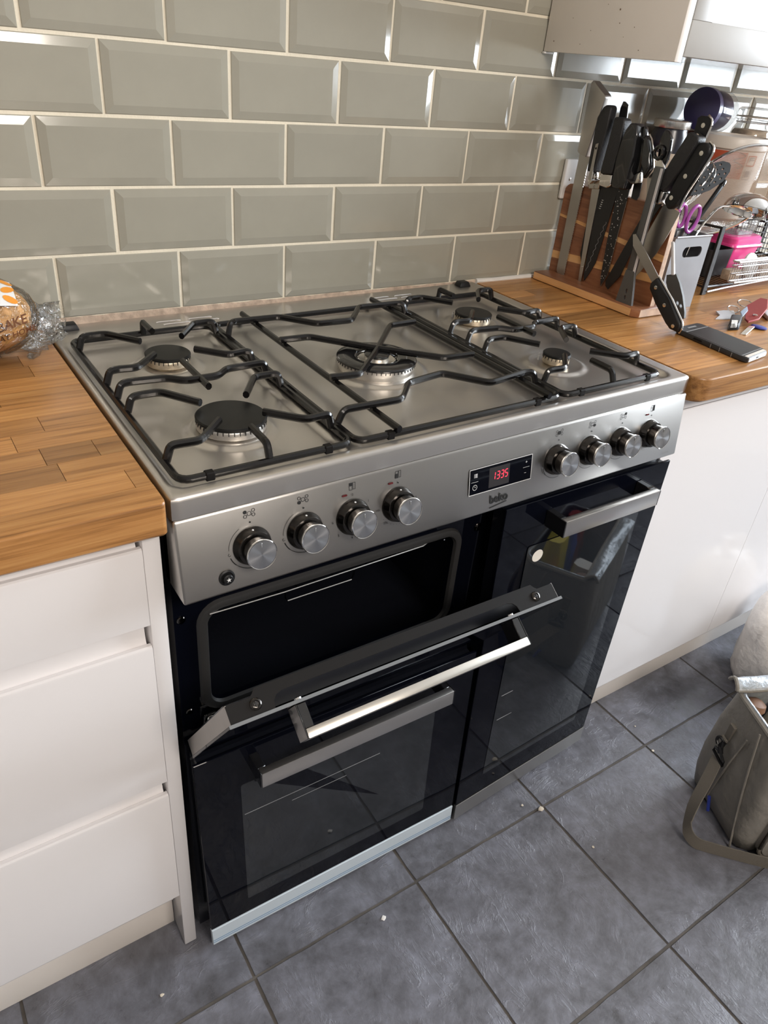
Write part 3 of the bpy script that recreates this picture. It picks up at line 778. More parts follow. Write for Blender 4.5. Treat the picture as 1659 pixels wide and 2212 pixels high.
for k, X in enumerate(KX):
    o = FAS.pt(X, KY); n = FAS.n
    bm = B(); lathe(bm, [(.0243, .0002), (.0243, .0018), (.0236, .0030), (.0218, .0092), (.0210, .0106), (.0192, .0112)], o, n, 48); kb = build('control_knob', bm, 'dchrome2', CK)
    bm = B(); lathe(bm, [(.0178, .0108), (.0176, .0135), (.0180, .0200), (.0184, .0255), (.0186, .0262)], o, n, 48); build('grip', bm, 'dchrome', kb)
    bm = B(); lathe(bm, [(.0186, .0258), (.0190, .0268), (.0190, .0282), (.0184, .0290), (.0176, .0287)], o, n, 48, cap0=False, cap1=False); build('rim', bm, 'chrome', kb)
    bm = B(); lathe(bm, [(.0180, .0270), (.0178, .0284), (.0060, .0285), (.0002, .02852)], o, n, 48, cap1=False); build('face', bm, 'knob_face', kb)
    bm = B(); e = FAS.ey; s = FAS.ex; q = o + n * .0287
    hexa(bm, [q + e * .0095 - s * .0008, q + e * .0095 + s * .0008, q + e * .0095 + s * .0008 + n * .0006, q + e * .0095 - s * .0008 + n * .0006,
              q + e * .0148 - s * .0008, q + e * .0148 + s * .0008, q + e * .0148 + s * .0008 + n * .0006, q + e * .0148 - s * .0008 + n * .0006], .0003, 1)
    build('pointer', bm, 'chrome', kb)
    bm = B(); lathe(bm, [(.0014, -.0004), (.0012, .0004), (.0004, .0006)], o + n * .0065 + e * .0226, (n * .4 + e), 12); build('white_dot', bm, 'wprint', kb)
bm = B(); o = FAS.pt(.0537, .0222); lathe(bm, [(.0098, .0002), (.0098, .0016), (.0080, .0024), (.0066, .0012), (.0060, .0012), (.0060, .0062), (.0048, .0072), (.0004, .0074)], o, FAS.n, 32); ib = build('ignition_button', bm, 'bplastic', CK)
bm = B(); q = o + FAS.n * .0077
bm.faces.new([bm.verts.new(q + FAS.ex * (r_ * math.cos(a_)) + FAS.ey * (r_ * math.sin(a_))) for k in range(10) for r_, a_ in [((.0033 if k % 2 == 0 else .0012), math.pi / 2 + k * math.pi / 5)]]); build('spark_symbol', bm, 'wprint', ib)
# carcass
bm = B()
box(bm, x0c + .003, x0c + .020, -.560, -.02, .02, .876)          # left side
box(bm, x1c - .016, x1c - .002, -.575, -.02, .02, .876)
box(bm, x0c + .02, x1c - .016, -.05, -.02, .02, .876)            # back
box(bm, x0c + .003, x1c - .002, -.588, -.02, .868, .8755)        # under the hob
box(bm, .447, .466, -.560, -.05, .02, .868)                      # middle wall
box(bm, x0c + .02, .447, -.560, -.05, .490, .520); box(bm, x0c + .02, .447, -.560, -.05, .735, .77); box(bm, x0c + .02, x1c - .016, -.55, -.05, .05, .07)
box(bm, x0c + .02, .447, -.53, -.50, .07, .490); box(bm, .466, x1c - .016, -.53, -.50, .07, .77)
box(bm, x0c + .003, x1c - .002, -.5635, -.545, .77, .868)
build('carcass', bm, 'cavity', CK)
# front plate of the grill compartment with its round-cornered opening
bm = B(); outer = rrect(x0c + .002, .463, .482, .772, .001, 6); inner = rrect(.014, .416, .545, .7105, .022, 6); n = len(outer)
yo, yb = -.5605, -.552
A = [bm.verts.new((x, yo, z)) for x, z in outer]; C_ = [bm.verts.new((x, yo, z)) for x, z in inner]; D_ = [bm.verts.new((x, yb, z)) for x, z in inner]
for k in range(n):
    j = (k + 1) % n; bm.faces.new((A[k], A[j], C_[j], C_[k])); bm.faces.new((C_[k], C_[j], D_[j], D_[k]))
build('grill_front_plate', bm, 'bglass', CK)
bm = B(); ins = rrect(.0145, .4155, .5455, .710, .021, 6); outs_ = rrect(-.0008, .430, .531, .725, .034, 6)
prof = [(1, -.5608), (.85, -.5655), (.5, -.5668), (.15, -.5655), (0, -.5608)]
R_ = []
for t_, y in prof: R_.append([bm.verts.new((a[0] * t_ + b[0] * (1 - t_), y, a[1] * t_ + b[1] * (1 - t_))) for a, b in zip(outs_, ins)])
for i in range(4):
    for k in range(n): bm.faces.new((R_[i][k], R_[i][(k + 1) % n], R_[i + 1][(k + 1) % n], R_[i + 1][k]))
build('door_seal', bm, 'seal', CK)
for (x, z, r) in ((-.0197, .7086, .0058), (.461, .7094, .0075), (.484, .7151, .005), (.507, .7215, .0045), (-.0180, .545, .005)):
    bm = B(); lathe(bm, [(r, 0), (r, .0012), (r * .8, .0026), (r * .5, .003), (r * .42, .0014), (r * .05, .0014)], (x, -.5605 if x < .466 else -.575, z), (0, -1, 0), 20); build('screw', bm, 'dchrome', CK)
# plate behind the right door's upper edge
bm = B(); box(bm, .4655, x1c - .003, -.576, -.552, .745, .790, .001); build('upper_rail', bm, 'bglass', CK)
bm = B(); tube(bm, [(.545, -.5775, .7735), (.55, -.5775, .7765), (.845, -.5775, .7775), (.85, -.5775, .774)], .0011, 6); build('rail_bead', bm, 'dchrome', CK)
# grill pan rack
bm = B(); zz = .7075; yy = -.5665; r = .0013
tube(bm, [(.0155, yy, zz + .0015), (.12, yy, zz - .0008), (.35, yy, zz + .0035), (.405, yy + .02, zz + .006)], r, 6)
tube(bm, [(.1215, yy, zz - .001), (.1217, yy, zz - .0105), (.1255, yy, zz - .0175), (.2265, yy, zz - .0165), (.2295, yy, zz - .009), (.2298, yy, zz)], r, 6)
for k in range(14): tube(bm, [(.03 + .028 * k, yy + .004, zz - .004 + .0002 * k), (.03 + .028 * k, -.10, zz - .004)], r, 5)
build('grill_rack', bm, 'chrome', CK)
bm = B()
for x in (.404, .412):
    tube(bm, [(x, -.54, .70), (x, -.52, .688), (x + .003, -.50, .70), (x + .003, -.40, .695)], .0017, 6)
build('side_runner', bm, 'chrome', CK)
for x in (.0075, .428):
    bm = B(); hexa(bm, [(x - .012, -.575, .512), (x + .014, -.575, .512), (x + .014, -.562, .512), (x - .012, -.562, .512), (x - .008, -.572, .536), (x + .010, -.572, .536), (x + .010, -.562, .534), (x - .008, -.562, .534)], .003, 2)
    tube(bm, [(x, -.570, .53), (x + .004, -.60, .535), (x + .008, -.625, .55)], .0055, 8, bend=.01, sq=.6); build('hinge', bm, 'chrome', CK)
# oven doors
LLD = Patch((-.031, -.599, .478), (.469, -.605, .478), (-.0216, -.600, .0577), (.4855, -.609, .0565))
RD = Patch((.4705, -.605, .763), (.856, -.605, .763), (.492, -.612, .055), (.868, -.602, .072))
def handle(door, PT, x0, x1, y0, y1, m='handle'):
    bm = B(); PT.slab(bm, x0, x1, y0, y1, .030, .042, .0012, 2); h = build('handle', bm, m, door)
    for a in (x0, x1 - .011):
        bm = B(); PT.slab(bm, a - .0006, a + .0114, y0 + .0004, y1 - .0004, .0004, .0302, .001, 1); 
        PT.slab(bm, a - .0018 if a == x0 else a + .0112, a - .0002 if a == x0 else a + .0128, y0, y1, .0004, .0417, .0004, 1); build('handle_post', bm, 'bgloss', h)
def oven_door(PT, wx0, wx1, wy0, wy1, hx0, hx1, hy0, hy1, trim, label, racks):
    bm = B(); PT.slab(bm, 0, PT.w, 0, PT.h, -.005, 0, .0008, 1); d = build('oven_door', bm, 'bglass', CK, label=label)
    bm = B(); PT.slab(bm, .006, PT.w - .006, .004, PT.h - .004, -.034, -.0052, .002, 1); build('inner_door', bm, 'cavity', d)
    bm = B(); PT.poly(bm, rrect(wx0, wx1, wy0, wy1, .004, 3), .00005, .0004); build('window_pane', bm, 'wglass', d)
    bm = B()
    for (a, b, y) in racks: PT.slab(bm, a, b, y, y + .0009, .0003, .0008)
    build('rack_lines', bm, 'gprint', d)
    bm = B(); PT.slab(bm, 0, PT.w, -.0455, -.0012, -.006, .0016, .0008, 1); tr = build('bottom_trim', bm, trim, d)
    if trim == 'film_strip':
        bm = B()
        for y in (-.0385, -.0330): PT.slab(bm, .001, PT.w - .001, y, y + .0013, .0016, .0018)
        build('film_line', bm, 'blue_line', tr)
    handle(d, PT, hx0, hx1, hy0, hy1)
    return d
d1 = oven_door(LLD, .0665, .4265, .040, .3405, .0835, .4255, .372, .402, 'film_strip', 'lower left black glass oven door with filmed bottom trim', [(.07, .315, .2685), (.15, .25, .2505)])
d2 = oven_door(RD, .063, .333, .052, .6125, .0905, .312, .647, .677, 'steel', 'tall right black glass oven door', [(.072, .10, .27), (.072, .11, .205)])
bm = B(); RD.disc(bm, .0882, .588, .0118, .0008, 28); build('sticker', bm, 'sticker', d2, label='round white sticker on the glass')
# open grill door
th = math.radians(35); LG = .25
gBL = V((-.0275, -.588, .480)); gTL = gBL + V((.0025, -LG * math.sin(th), LG * math.cos(th))); gBR = V((.470, -.594, .482)); gTR = gBR + V((.005, -LG * math.sin(th), LG * math.cos(th)))
GD = Patch(gTL, gTR, gBL, gBR)
bm = B(); GD.slab(bm, -.003, GD.w + .003, 0, LG, -.004, 0, .0006, 1); gd = build('grill_door', bm, 'bglass', CK, label='grill door hanging half open')
bm = B(); GD.slab(bm, -.0032, GD.w + .0032, LG - .0003, LG + .0009, -.0042, .0001, .0002, 1); build('glass_edge', bm, 'glass_edge', gd)
def cov(x, d): return GD.pt(x, LG - .002, -d)
bm = B()
poly = [(0, .0045), (0, .026), (.030, .026), (.034, .029), (.038, .0345), (.462, .0345), (.466, .029), (.470, .026), (.498, .026), (.498, .0045), (.426, .0045), (.4245, .013), (.420, .0185), (.411, .0212), (.069, .0212), (.060, .0185), (.0555, .013), (.054, .0045)]
prism(bm, [cov(x, d) for x, d in poly], -GD.ey * .0016); build('top_cover', bm, 'cover', gd)
for a, b in ((0, .0018), (GD.w - .0018, GD.w)):
    bm = B(); GD.slab(bm, a, b, .010, LG - .0025, -.0265, -.0042); build('side_flange', bm, 'cover_side', gd)
bm = B(); GD.slab(bm, .012, GD.w - .012, .004, LG - .055, -.0330, -.0105); build('inner_panel', bm, 'cavity', gd)
for x in (.034, .462):
    bm = B(); lathe(bm, [(.0072, 0), (.0072, .001), (.006, .0022), (.004, .0026), (.0035, .0012), (.0003, .0012)], cov(x, .0165) + GD.ey * .0002, GD.ey, 22); s_ = build('screw', bm, 'dchrome2', gd)
    bm = B(); q = cov(x, .0165) + GD.ey * .0021
    for a, b in ((GD.ex, GD.n), (GD.n, GD.ex)): hexa(bm, [q + a * u + b * v_ + GD.ey * h for h in (-.0012, .0004) for u, v_ in ((-.003, -.0006), (.003, -.0006), (.003, .0006), (-.003, .0006))])
    build('cross_slot', bm, 'print', s_)
handle(gd, GD, .079, .4195, .2165, .2465, mat('lit_handle', (.80, .76, .69), .22, metal=1))  # brighter copy of the handle steel; its cream reflection is put into the colour
for x in (.085, .414):
    bm = B(); lathe(bm, [(.005, 0), (.005, .0025), (.003, .0035)], GD.pt(x, .2395, -.0042), -GD.n, 14); build('bolt_head', bm, 'chrome', gd)

# ================================================================== PAN SUPPORTS
RB = .0046
def T(X, y, sx=0.): return H(X + .0045 + sx, y + .0155, .0225)
def Bs(X, y, sx=0.): return H(X + sx, y, .0035)
def fr(sup, X0, X1, y0, y1):
    bm = B(); pts = [H(x, y, .0035) for x, y in rrect(X0, X1, y0, y1, .014, 4)]
    tube(bm, pts, RB, 8, closed=True, sq=1.05, rot=math.pi / 8); build('frame', bm, 'enamel', sup)
def finger(sup, base, pts, sx, base2=None, name='finger'):
    P_ = []
    if base: P_.append(Bs(base[0], base[1], sx))
    tt = [T(x, y, sx) for x, y in pts]
    if base: P_.append(V((P_[0].x, P_[0].y, tt[0].z)) * .65 + tt[0] * .35)
    P_ += tt
    if base2:
        q = Bs(base2[0], base2[1], sx); P_.append(V((q.x, q.y, tt[-1].z)) * .65 + tt[-1] * .35); P_.append(q)
    bm = B(); tube(bm, P_, RB, 8, bend=.009, sq=1.15, rot=math.pi / 8); build(name, bm, 'enamel', sup)
def side_support(label, sx, loc):
    s = thing('pan_support', label, 'pan support', loc)
    fr(s, .0205 + sx, .2425 + sx, -.5655, -.0945)
    mr = lambda X: .2725 - .0045 * 2 - X + .0045 * 2 - .0045
    mi = lambda L: [(.2590 - X, y) for X, y in L]
    Lf = [((.0225, -.134), [(.036, -.145), (.060, -.1455), (.0975, -.194)]), ((.0225, -.277), [(.037, -.289), (.062, -.2925), (.099, -.253)]),
          ((.0225, -.372), [(.037, -.383), (.063, -.3835), (.098, -.4347)]), ((.0225, -.516), [(.036, -.531), (.060, -.533), (.0998, -.4914)])]
    for b, L_ in Lf:
        finger(s, b, L_, sx); finger(s, (.2632 - b[0], b[1]), mi(L_), sx)
    finger(s, (.0225, -.326), [(.038, -.337), (.086, -.3425), (.106, -.361), (.153, -.361), (.172, -.3425), (.221, -.340)], sx, (.2407, -.326), 'crossbar')
    finger(s, None, [(.127, -.2925), (.127, -.3906)], sx)
    finger(s, (.131, -.097), [(.1275, -.118), (.1275, -.158)], sx); finger(s, (.131, -.563), [(.1275, -.566 + .012), (.1275, -.5246)], sx)
    for x in (.055, .208):
        bm = B(); c = H(x + sx, -.5655, .0035); box(bm, c.x - .0055, c.x + .0055, c.y - .0050, c.y + .0050, c.z - .0055, c.z + .0050, .001, 1); build('rubber_foot', bm, 'cover', s)
side_support('black enamel pan support over the two left burners', 0, H(.131, -.33))
side_support('black enamel pan support over the two right burners', .5965, H(.728, -.33))
s = thing('pan_support', 'black enamel pan support crossing over the big central wok burner', 'pan support', H(.425, -.33))
fr(s, .2505, .6085, -.5655, -.0945)
for X in (.3085, .5755):
    bm = B(); tube(bm, [H(X, -.083, .013), H(X, -.574, .013)], .0042, 8, sq=1.25, rot=math.pi / 8); build('inner_bar', bm, 'enamel', s)
finger(s, (.2525, -.155), [(.264, -.157), (.345, -.161), (.390, -.2135), (.455, -.218), (.505, -.159), (.587, -.163)], 0, (.6065, -.155), 'crossbar')
finger(s, (.2525, -.512), [(.273, -.527), (.3466, -.5297), (.3884, -.4857), (.4572, -.475), (.5022, -.5328), (.5816, -.5215)], 0, (.6065, -.512), 'crossbar')
finger(s, None, [(.2956, -.2632), (.347, -.2662), (.421, -.350), (.4992, -.4249), (.5546, -.4288)], 0, None, 'crossbar')
finger(s, None, [(.2944, -.4256), (.3406, -.4313), (.421, -.3525), (.5040, -.264), (.5571, -.2626)], 0, None, 'crossbar')
for x in (.30, .56):
    bm = B(); c = H(x, -.5655, .0035); box(bm, c.x - .0055, c.x + .0055, c.y - .0050, c.y + .0050, c.z - .0055, c.z + .0050, .001, 1); build('rubber_foot', bm, 'cover', s)
#PART2

# ================================================================== KNIFE BLOCK
def curve_plate(bm, outer, holes, th, o, ex, ey):
    c = bpy.data.curves.new('p', 'CURVE'); c.dimensions = '2D'; c.fill_mode = 'BOTH'; c.extrude = th / 2
    for L_ in [outer] + list(holes):
        s = c.splines.new('POLY'); s.points.add(len(L_) - 1); s.use_cyclic_u = True
        for p, (x, y) in zip(s.points, L_): p.co = (x, y, 0, 1)
    ob = bpy.data.objects.new('p', c); me = ob.to_mesh(); ex = V(ex); ey = V(ey); ez = ex.cross(ey); o = V(o)
    vs = [bm.verts.new(o + ex * v.co.x + ey * v.co.y + ez * v.co.z) for v in me.vertices]
    for p in me.polygons:
        try: bm.faces.new([vs[i] for i in p.vertices])
        except ValueError: pass
    ob.to_mesh_clear(); bpy.data.objects.remove(ob); bpy.data.curves.remove(c)
    bmesh.ops.remove_doubles(bm, verts=list(bm.verts), dist=1e-6)


def ell(cx, cy, rx, ry, n=14, rot=0.):
    c, s = math.cos(rot), math.sin(rot)
    return [(cx + rx * math.cos(a) * c - ry * math.sin(a) * s, cy + rx * math.cos(a) * s + ry * math.sin(a) * c) for a in [6.2832 * k / n for k in range(n)]]


KXF = 1.083
kb = thing('knife_block', 'upright striped wooden magnetic knife board on a wooden foot', 'knife block', (1.08, -.165, .910))
bm = B(); prism(bm, [(1.034, -.016, .9105), (1.034, -.306, .9105), (1.044, -.3215, .9105), (1.122, -.3215, .9105), (1.122, -.016, .9105)], (0, 0, .018), .002, 2); ft = build('foot', bm, 'acacia', kb)
bm = B(); box(bm, 1.0336, 1.0346, -.3055, -.017, .9122, .9268); build('foot_edge', bm, 'acacia_light', ft, label='pale front edge of the foot')
bm = B(); box(bm, 1.045, 1.121, -.3221, -.3210, .9122, .9268); build('foot_end', bm, 'acacia_end', ft)
bands = [(.9285, .963, 'acacia'), (.963, .985, 'acacia_light'), (.985, 1.030, 'acacia'), (1.030, 1.043, 'acacia_light'), (1.043, 1.118, 'acacia')]
def kp(s, z, dx=0.): return V((KXF - dx, -s, z))
for z0, z1, m in bands:
    bm = B()
    pl = [(.0145, z0), (.3125, z0), (.3125, z1), (.0145, z1)]
    if z1 > 1.1: pl = [(.0145, z0), (.3125, z0)] + [(.3125 - .014 + .014 * math.cos(a), z1 - .014 + .014 * math.sin(a)) for a in (0, .4, .8, 1.2, 1.57)] + [(.0145 + .020 - .020 * math.sin(a), z1 - .020 + .020 * math.cos(a)) for a in (0, .4, .8, 1.2, 1.57)]
    if z0 == .985:   # slanted joint
        pl = [(.0145, z0 - .012), (.3125, z0 + .006), (.3125, z1 - .012), (.0145, z1 + .018)]
    if z0 == .963: pl = [(.0145, z0 - .006), (.3125, z0 + .012), (.3125, z1 + .006), (.0145, z1 - .012)]
    if z0 == .9285: pl = [(.0145, z0), (.3125, z0), (.3125, z1 + .012), (.0145, z1 - .006)]
    if z0 == 1.030: pl = [(.0145, z0 + .018), (.3125, z0 - .012), (.3125, z1 - .012), (.0145, z1 + .010)]
    if z1 > 1.1: pl[0] = (.0145, z0 + .010); pl[1] = (.3125, z0 - .012)
    prism(bm, [kp(s, z) for s, z in pl], (.0145, 0, 0)); build('board_strip', bm, m, kb)
bm = B(); box(bm, 1.084, 1.097, -.3131, -.3124, .929, 1.104); build('board_end', bm, 'acacia_end', kb)


def fk(bm, poly, dx, th, bev=0., seg=2):
    prism(bm, [kp(s, z, dx) for s, z in poly], (-th, 0, 0), bev, seg)


def ctr(p): return kp(sum(a for a, b in p) / len(p), min(b for a, b in p), .006)
def rivets(par, L_, dx, r=.0042):
    for s, z in L_:
        bm = B(); lathe(bm, [(r, -.001), (r, .0006), (r * .6, .0009)], kp(s, z, dx), (-1, 0, 0), 16); build('rivet', bm, 'bolster', par)


GRP = None
# 1 bread knife
bl = [(.0395, 1.178), (.0391, 1.134), (.0418, .936), (.0440, .931), (.0475, .9287), (.0655, .9275)]
for k in range(44):
    z = .929 + k * .0049; sq = .0659 + (.0678 - .0659) * k / 44; bl += [(sq + .0012, z), (sq, z + .0030)]
bl += [(.0705, 1.178)]
t = thing('bread_knife', 'long all-steel bread knife with a serrated edge, nearest the wall', 'knife', ctr(bl))
bm = B(); fk(bm, bl, .002, .002); build('blade', bm, 'knife_steel', t)
bm = B(); fk(bm, [(.0458, 1.183), (.0545, 1.180), (.0725, 1.1755), (.0915, 1.287), (.0900, 1.2915), (.0535, 1.3135), (.0500, 1.3140), (.0455, 1.3095)], .0015, .019, .0055, 3); build('handle', bm, 'knife_steel', t)
# 2 black grip, blade behind the steel strip
t = thing('kitchen_knife', 'black gripped knife standing just right of the bread knife', 'knife', kp(.105, .96, .004))
bm = B(); fk(bm, [(.0975, 1.14), (.111, 1.14), (.113, 1.0), (.109, .965), (.100, .985)], .0012, .0014); build('blade', bm, 'bblade', t)
bm = B(); fk(bm, [(.0925, 1.153), (.1115, 1.154), (.1135, 1.139), (.1010, 1.127), (.0935, 1.130)], .010, .014, .004, 2); build('bolster', bm, 'bolster', t)
bm = B(); fk(bm, [(.0905, 1.1517), (.1130, 1.1529), (.1200, 1.235), (.1205, 1.270), (.1165, 1.2755), (.1060, 1.2758), (.0985, 1.271), (.0880, 1.251)], .009, .020, .0065, 3); build('handle', bm, 'bgrip', t)
# 3 narrow steel blade
t = thing('slim_steel_knife', 'slim bare-steel blade with a square collar, left of the black wavy blade', 'knife', kp(.115, .927, .01))
bm = B(); fk(bm, [(.0945, 1.121), (.1158, 1.121), (.1216, .9305), (.1190, .9265), (.1135, .9283)], .0032, .0016); build('blade', bm, 'knife_steel', t)
bm = B(); fk(bm, [(.0885, 1.117), (.1168, 1.121), (.1155, 1.139), (.0885, 1.1355)], .0030, .0062, .001, 1)
build('collar', bm, 'knife_steel', t)
bm = B(); fk(bm, [(.1035, 1.137), (.1115, 1.137), (.1100, 1.207), (.1035, 1.2045), (.1028, 1.195)], .0305, .0016); fk(bm, [(.1035, 1.137), (.1115, 1.137), (.1115, 1.1395), (.1035, 1.1395)], .006, .0255); build('tang', bm, 'knife_steel', t)
bm = B(); lathe(bm, [(.0022, 0), (.0022, .0006)], kp(.1065, 1.197, .0322), (-1, 0, 0), 12); build('tang_hole', bm, 'print', t)
bm = B(); lathe(bm, [(.0022, 0), (.0018, .0008)], kp(.1165, .961, .0048), (-1, 0, 0), 12); build('rivet', bm, 'bolster', t)
bm = B(); text(bm, '2', .008, kp(.103, 1.132, .0094), (0, -1, 0), (0, 0, 1)); text(bm, 'C', .007, kp(.104, 1.123, .0094), (0, -1, 0), (0, 0, 1)); build('stamped_marks', bm, 'print', t)
# 4 wavy black blade
t = thing('kitchen_knife', 'black knife with a wavy light line etched down its broad blade', 'knife', kp(.14, .932, .01))
bm = B(); fk(bm, [(.1150, 1.134), (.1136, 1.1214), (.1237, .9443), (.1285, .9323), (.1385, .952), (.1486, .9767), (.1561, 1.0549), (.1622, 1.1208), (.161, 1.134)], .0012, .0018); b4 = build('blade', bm, 'bblade', t)
bm = B(); wav = []
for k in range(73):
    u = k / 72; s = .1515 - .024 * u; z = 1.062 - .108 * u; wv = .0026 * math.sin(u * 2 * math.pi * 8) * (1 - .5 * u); wav.append(kp(s + wv * .9, z + wv * .35, .0032))
tube(bm, wav, .00042, 5); build('etched_line', bm, 'gprint', b4)
bm = B()
for k in range(5):
    o_ = kp(.1240 + .0006 * k * -1, 1.1015 - .0042 * k, .0032)
    for a_, b_ in ((0, .8), (.35, 1), (.0, .45)): bm.faces.new([bm.verts.new(o_ + V((-.00003 * k, -x_, z_))) for x_, z_ in ((.0078 * a_, -.0010 + .0016 * a_), (.0078 * b_, -.0010 + .0016 * a_), (.0078 * b_, -.0001 + .0016 * a_), (.0078 * a_, -.0001 + .0016 * a_))])
build('white_lettering', bm, 'wprint', b4)
bm = B(); fk(bm, [(.1260, 1.1535), (.1580, 1.1560), (.1590, 1.139), (.1575, 1.1325), (.1500, 1.1285), (.1262, 1.1304)], .003, .022, .007, 3); build('bolster', bm, 'bolster', t)
bm = B(); fk(bm, [(.1265, 1.1531), (.1590, 1.1562), (.1625, 1.205), (.1605, 1.250), (.1570, 1.2560), (.1410, 1.2580), (.1330, 1.2570)], .004, .025, .009, 3); build('handle', bm, 'bgrip', t)
# 5 glossy handle behind it
t = thing('kitchen_knife', 'glossy black knife handle rising behind the wavy-bladed knife', 'knife', kp(.136, .98, .002))
bm = B(); fk(bm, [(.1215, 1.2725), (.1250, 1.2843), (.1290, 1.2845), (.1400, 1.2785), (.1430, 1.2615), (.147, 1.20), (.145, 1.165), (.128, 1.165)], .0015, .0022); build('handle', bm, 'bgloss', t)
bm = B(); fk(bm, [(.130, 1.166), (.143, 1.166), (.141, 1.02), (.132, .985)], .0004, .0007); build('blade', bm, 'knife_steel', t)
# 6 speckled blade
t = thing('kitchen_knife', 'knife with a white-speckled black blade and bulging glossy handle', 'knife', kp(.178, .9338, .01))
bm = B(); fk(bm, [(.1622, 1.135), (.1622, 1.1208), (.1662, 1.0299), (.1717, .954), (.1773, .9338), (.1887, .9613), (.1893, 1.0283), (.1917, 1.1107), (.192, 1.135)], .0016, .0018); b6 = build('blade', bm, 'speckled', t)
bm = B(); tube(bm, [kp(*q, .0026) for q in ((.1917, 1.1107), (.1893, 1.0283), (.1887, .9613), (.1773, .9338))], .0008, 5); build('ground_edge', bm, 'knife_steel', b6)
bm = B(); fk(bm, [(.1654, 1.1413), (.1660, 1.1330), (.1980, 1.1330), (.2000, 1.1522), (.2030, 1.1931), (.1990, 1.232), (.1920, 1.2525), (.1755, 1.2515), (.1700, 1.238), (.1615, 1.215), (.1633, 1.1876)], .004, .026, .009, 3); build('handle', bm, 'bgloss', t)
# 7 knife with a polished collar
t = thing('kitchen_knife', 'short black knife with a polished collar, right of the speckled blade', 'knife', kp(.208, 1.118, .002))
bm = B(); fk(bm, [(.1985, 1.147), (.2175, 1.150), (.2185, 1.124), (.2140, 1.1165), (.2000, 1.1185)], .0005, .0016); build('blade', bm, 'bblade', t)
bm = B(); fk(bm, [(.1965, 1.160), (.2150, 1.1700), (.2190, 1.1495), (.1975, 1.1435)], .0008, .012, .003, 2); build('bolster', bm, 'bolster', t)
bm = B(); fk(bm, [(.1960, 1.1600), (.2150, 1.1695), (.2060, 1.234), (.2005, 1.2475), (.1940, 1.2500)], .0008, .012, .004, 2); build('handle', bm, 'bgloss', t)
# 8 curved handle with a silver spine
t = thing('kitchen_knife', 'curved glossy black knife handle with a silver spine', 'knife', kp(.24, 1.10, .004))
bm = B(); fk(bm, [(.2270, 1.160), (.2420, 1.180), (.2500, 1.120), (.2440, 1.105)], .0006, .0014); build('blade', bm, 'knife_steel', t)
bm = B(); fk(bm, [(.2040, 1.226), (.2110, 1.2370), (.2190, 1.2290), (.2310, 1.2065), (.2407, 1.1809), (.2290, 1.1570), (.2180, 1.186)], .002, .018, .006, 3); build('handle', bm, 'bgloss', t)
bm = B(); tube(bm, [kp(*q, .009) for q in ((.2120, 1.2360), (.2200, 1.2290), (.2325, 1.2065), (.2420, 1.181))], .0016, 6); build('silver_spine', bm, 'bolster', t)
# 9 spatula
t = thing('slotted_spatula', 'dark grey slotted spatula hanging head down at the front of the knife board', 'spatula', kp(.275, .8965, .03))
bm = B(); fk(bm, [(.2646, 1.1876), (.2846, 1.1882), (.2823, .9905), (.2620, .9890)], .030, .008, .0015, 2); sh = build('shaft', bm, 'silicone', t)
bm = B(); fk(bm, [(.2806, 1.186), (.2856, 1.186), (.2836, .9925), (.2786, .9925)], .0375, .0012); build('shaft_highlight', bm, 'lit_edge_pale_shaft', sh)  # light catching the shaft's edge, painted as a pale strip
bm = B(); hd = [(.2615, .9935), (.2828, .9945), (.2880, .972), (.2935, .945), (.2985, .9180), (.2970, .9125), (.2680, .9108), (.2590, .9150), (.2545, .927), (.2565, .948), (.2590, .9700)]
holes = [ell(.2755, .9535, .0028, .0052), ell(.2755, .9405, .0028, .0046), ell(.2790, .9255, .0034, .0028)]
curve_plate(bm, hd, holes, .006, V((KXF - .036, 0, 0)), (0, -1, 0), (0, 0, 1)); build('head', bm, 'silicone', t)
bm = B(); fk(bm, [(.266, 1.185), (.282, 1.185), (.276, 1.172), (.268, 1.172)], .0005, .030); build('magnet_clip', bm, 'silicone', t)
# 10 black knife with textured grip
t = thing('kitchen_knife', 'slanted black knife with a textured grip and polished collar', 'knife', kp(.23, .9335, .01))
bm = B(); fk(bm, [(.2620, 1.140), (.2546, 1.1273), (.2182, 1.0296), (.1895, .9488), (.1925, .9390), (.2006, .9335), (.2237, .9669), (.2403, 1.0318), (.2794, 1.1214), (.2860, 1.136)], .0038, .0018); b10 = build('blade', bm, 'bblade', t)
bm = B()
for k in range(5):
    o_ = kp(.2505 - .0018 * k, 1.1020 - .0042 * k, .0058)
    for a_, b_ in ((0, .8), (.35, 1), (.0, .45)): bm.faces.new([bm.verts.new(o_ + V((-.00003 * k, -x_, z_))) for x_, z_ in ((.0078 * a_, -.0010 + .0016 * a_), (.0078 * b_, -.0010 + .0016 * a_), (.0078 * b_, -.0001 + .0016 * a_), (.0078 * a_, -.0001 + .0016 * a_))])
build('white_lettering', bm, 'wprint', b10)
bm = B(); fk(bm, [(.2722, 1.1510), (.2932, 1.1470), (.2895, 1.124), (.2830, 1.1215), (.2645, 1.1310)], .004, .022, .007, 3); build('bolster', bm, 'bolster', t)
bm = B(); fk(bm, [(.2722, 1.1517), (.2940, 1.1465), (.3200, 1.195), (.3390, 1.2400), (.3370, 1.2460), (.3200, 1.2530), (.3135, 1.2510), (.2920, 1.199)], .006, .025, .009, 3); build('handle', bm, 'bgrip', t)
bm = B(); lathe(bm, [(.009, 0), (.009, .0012), (.004, .002)], kp(.3270, 1.2485, .018), (0, -.42, .9), 18); build('end_cap', bm, 'bolster', t)
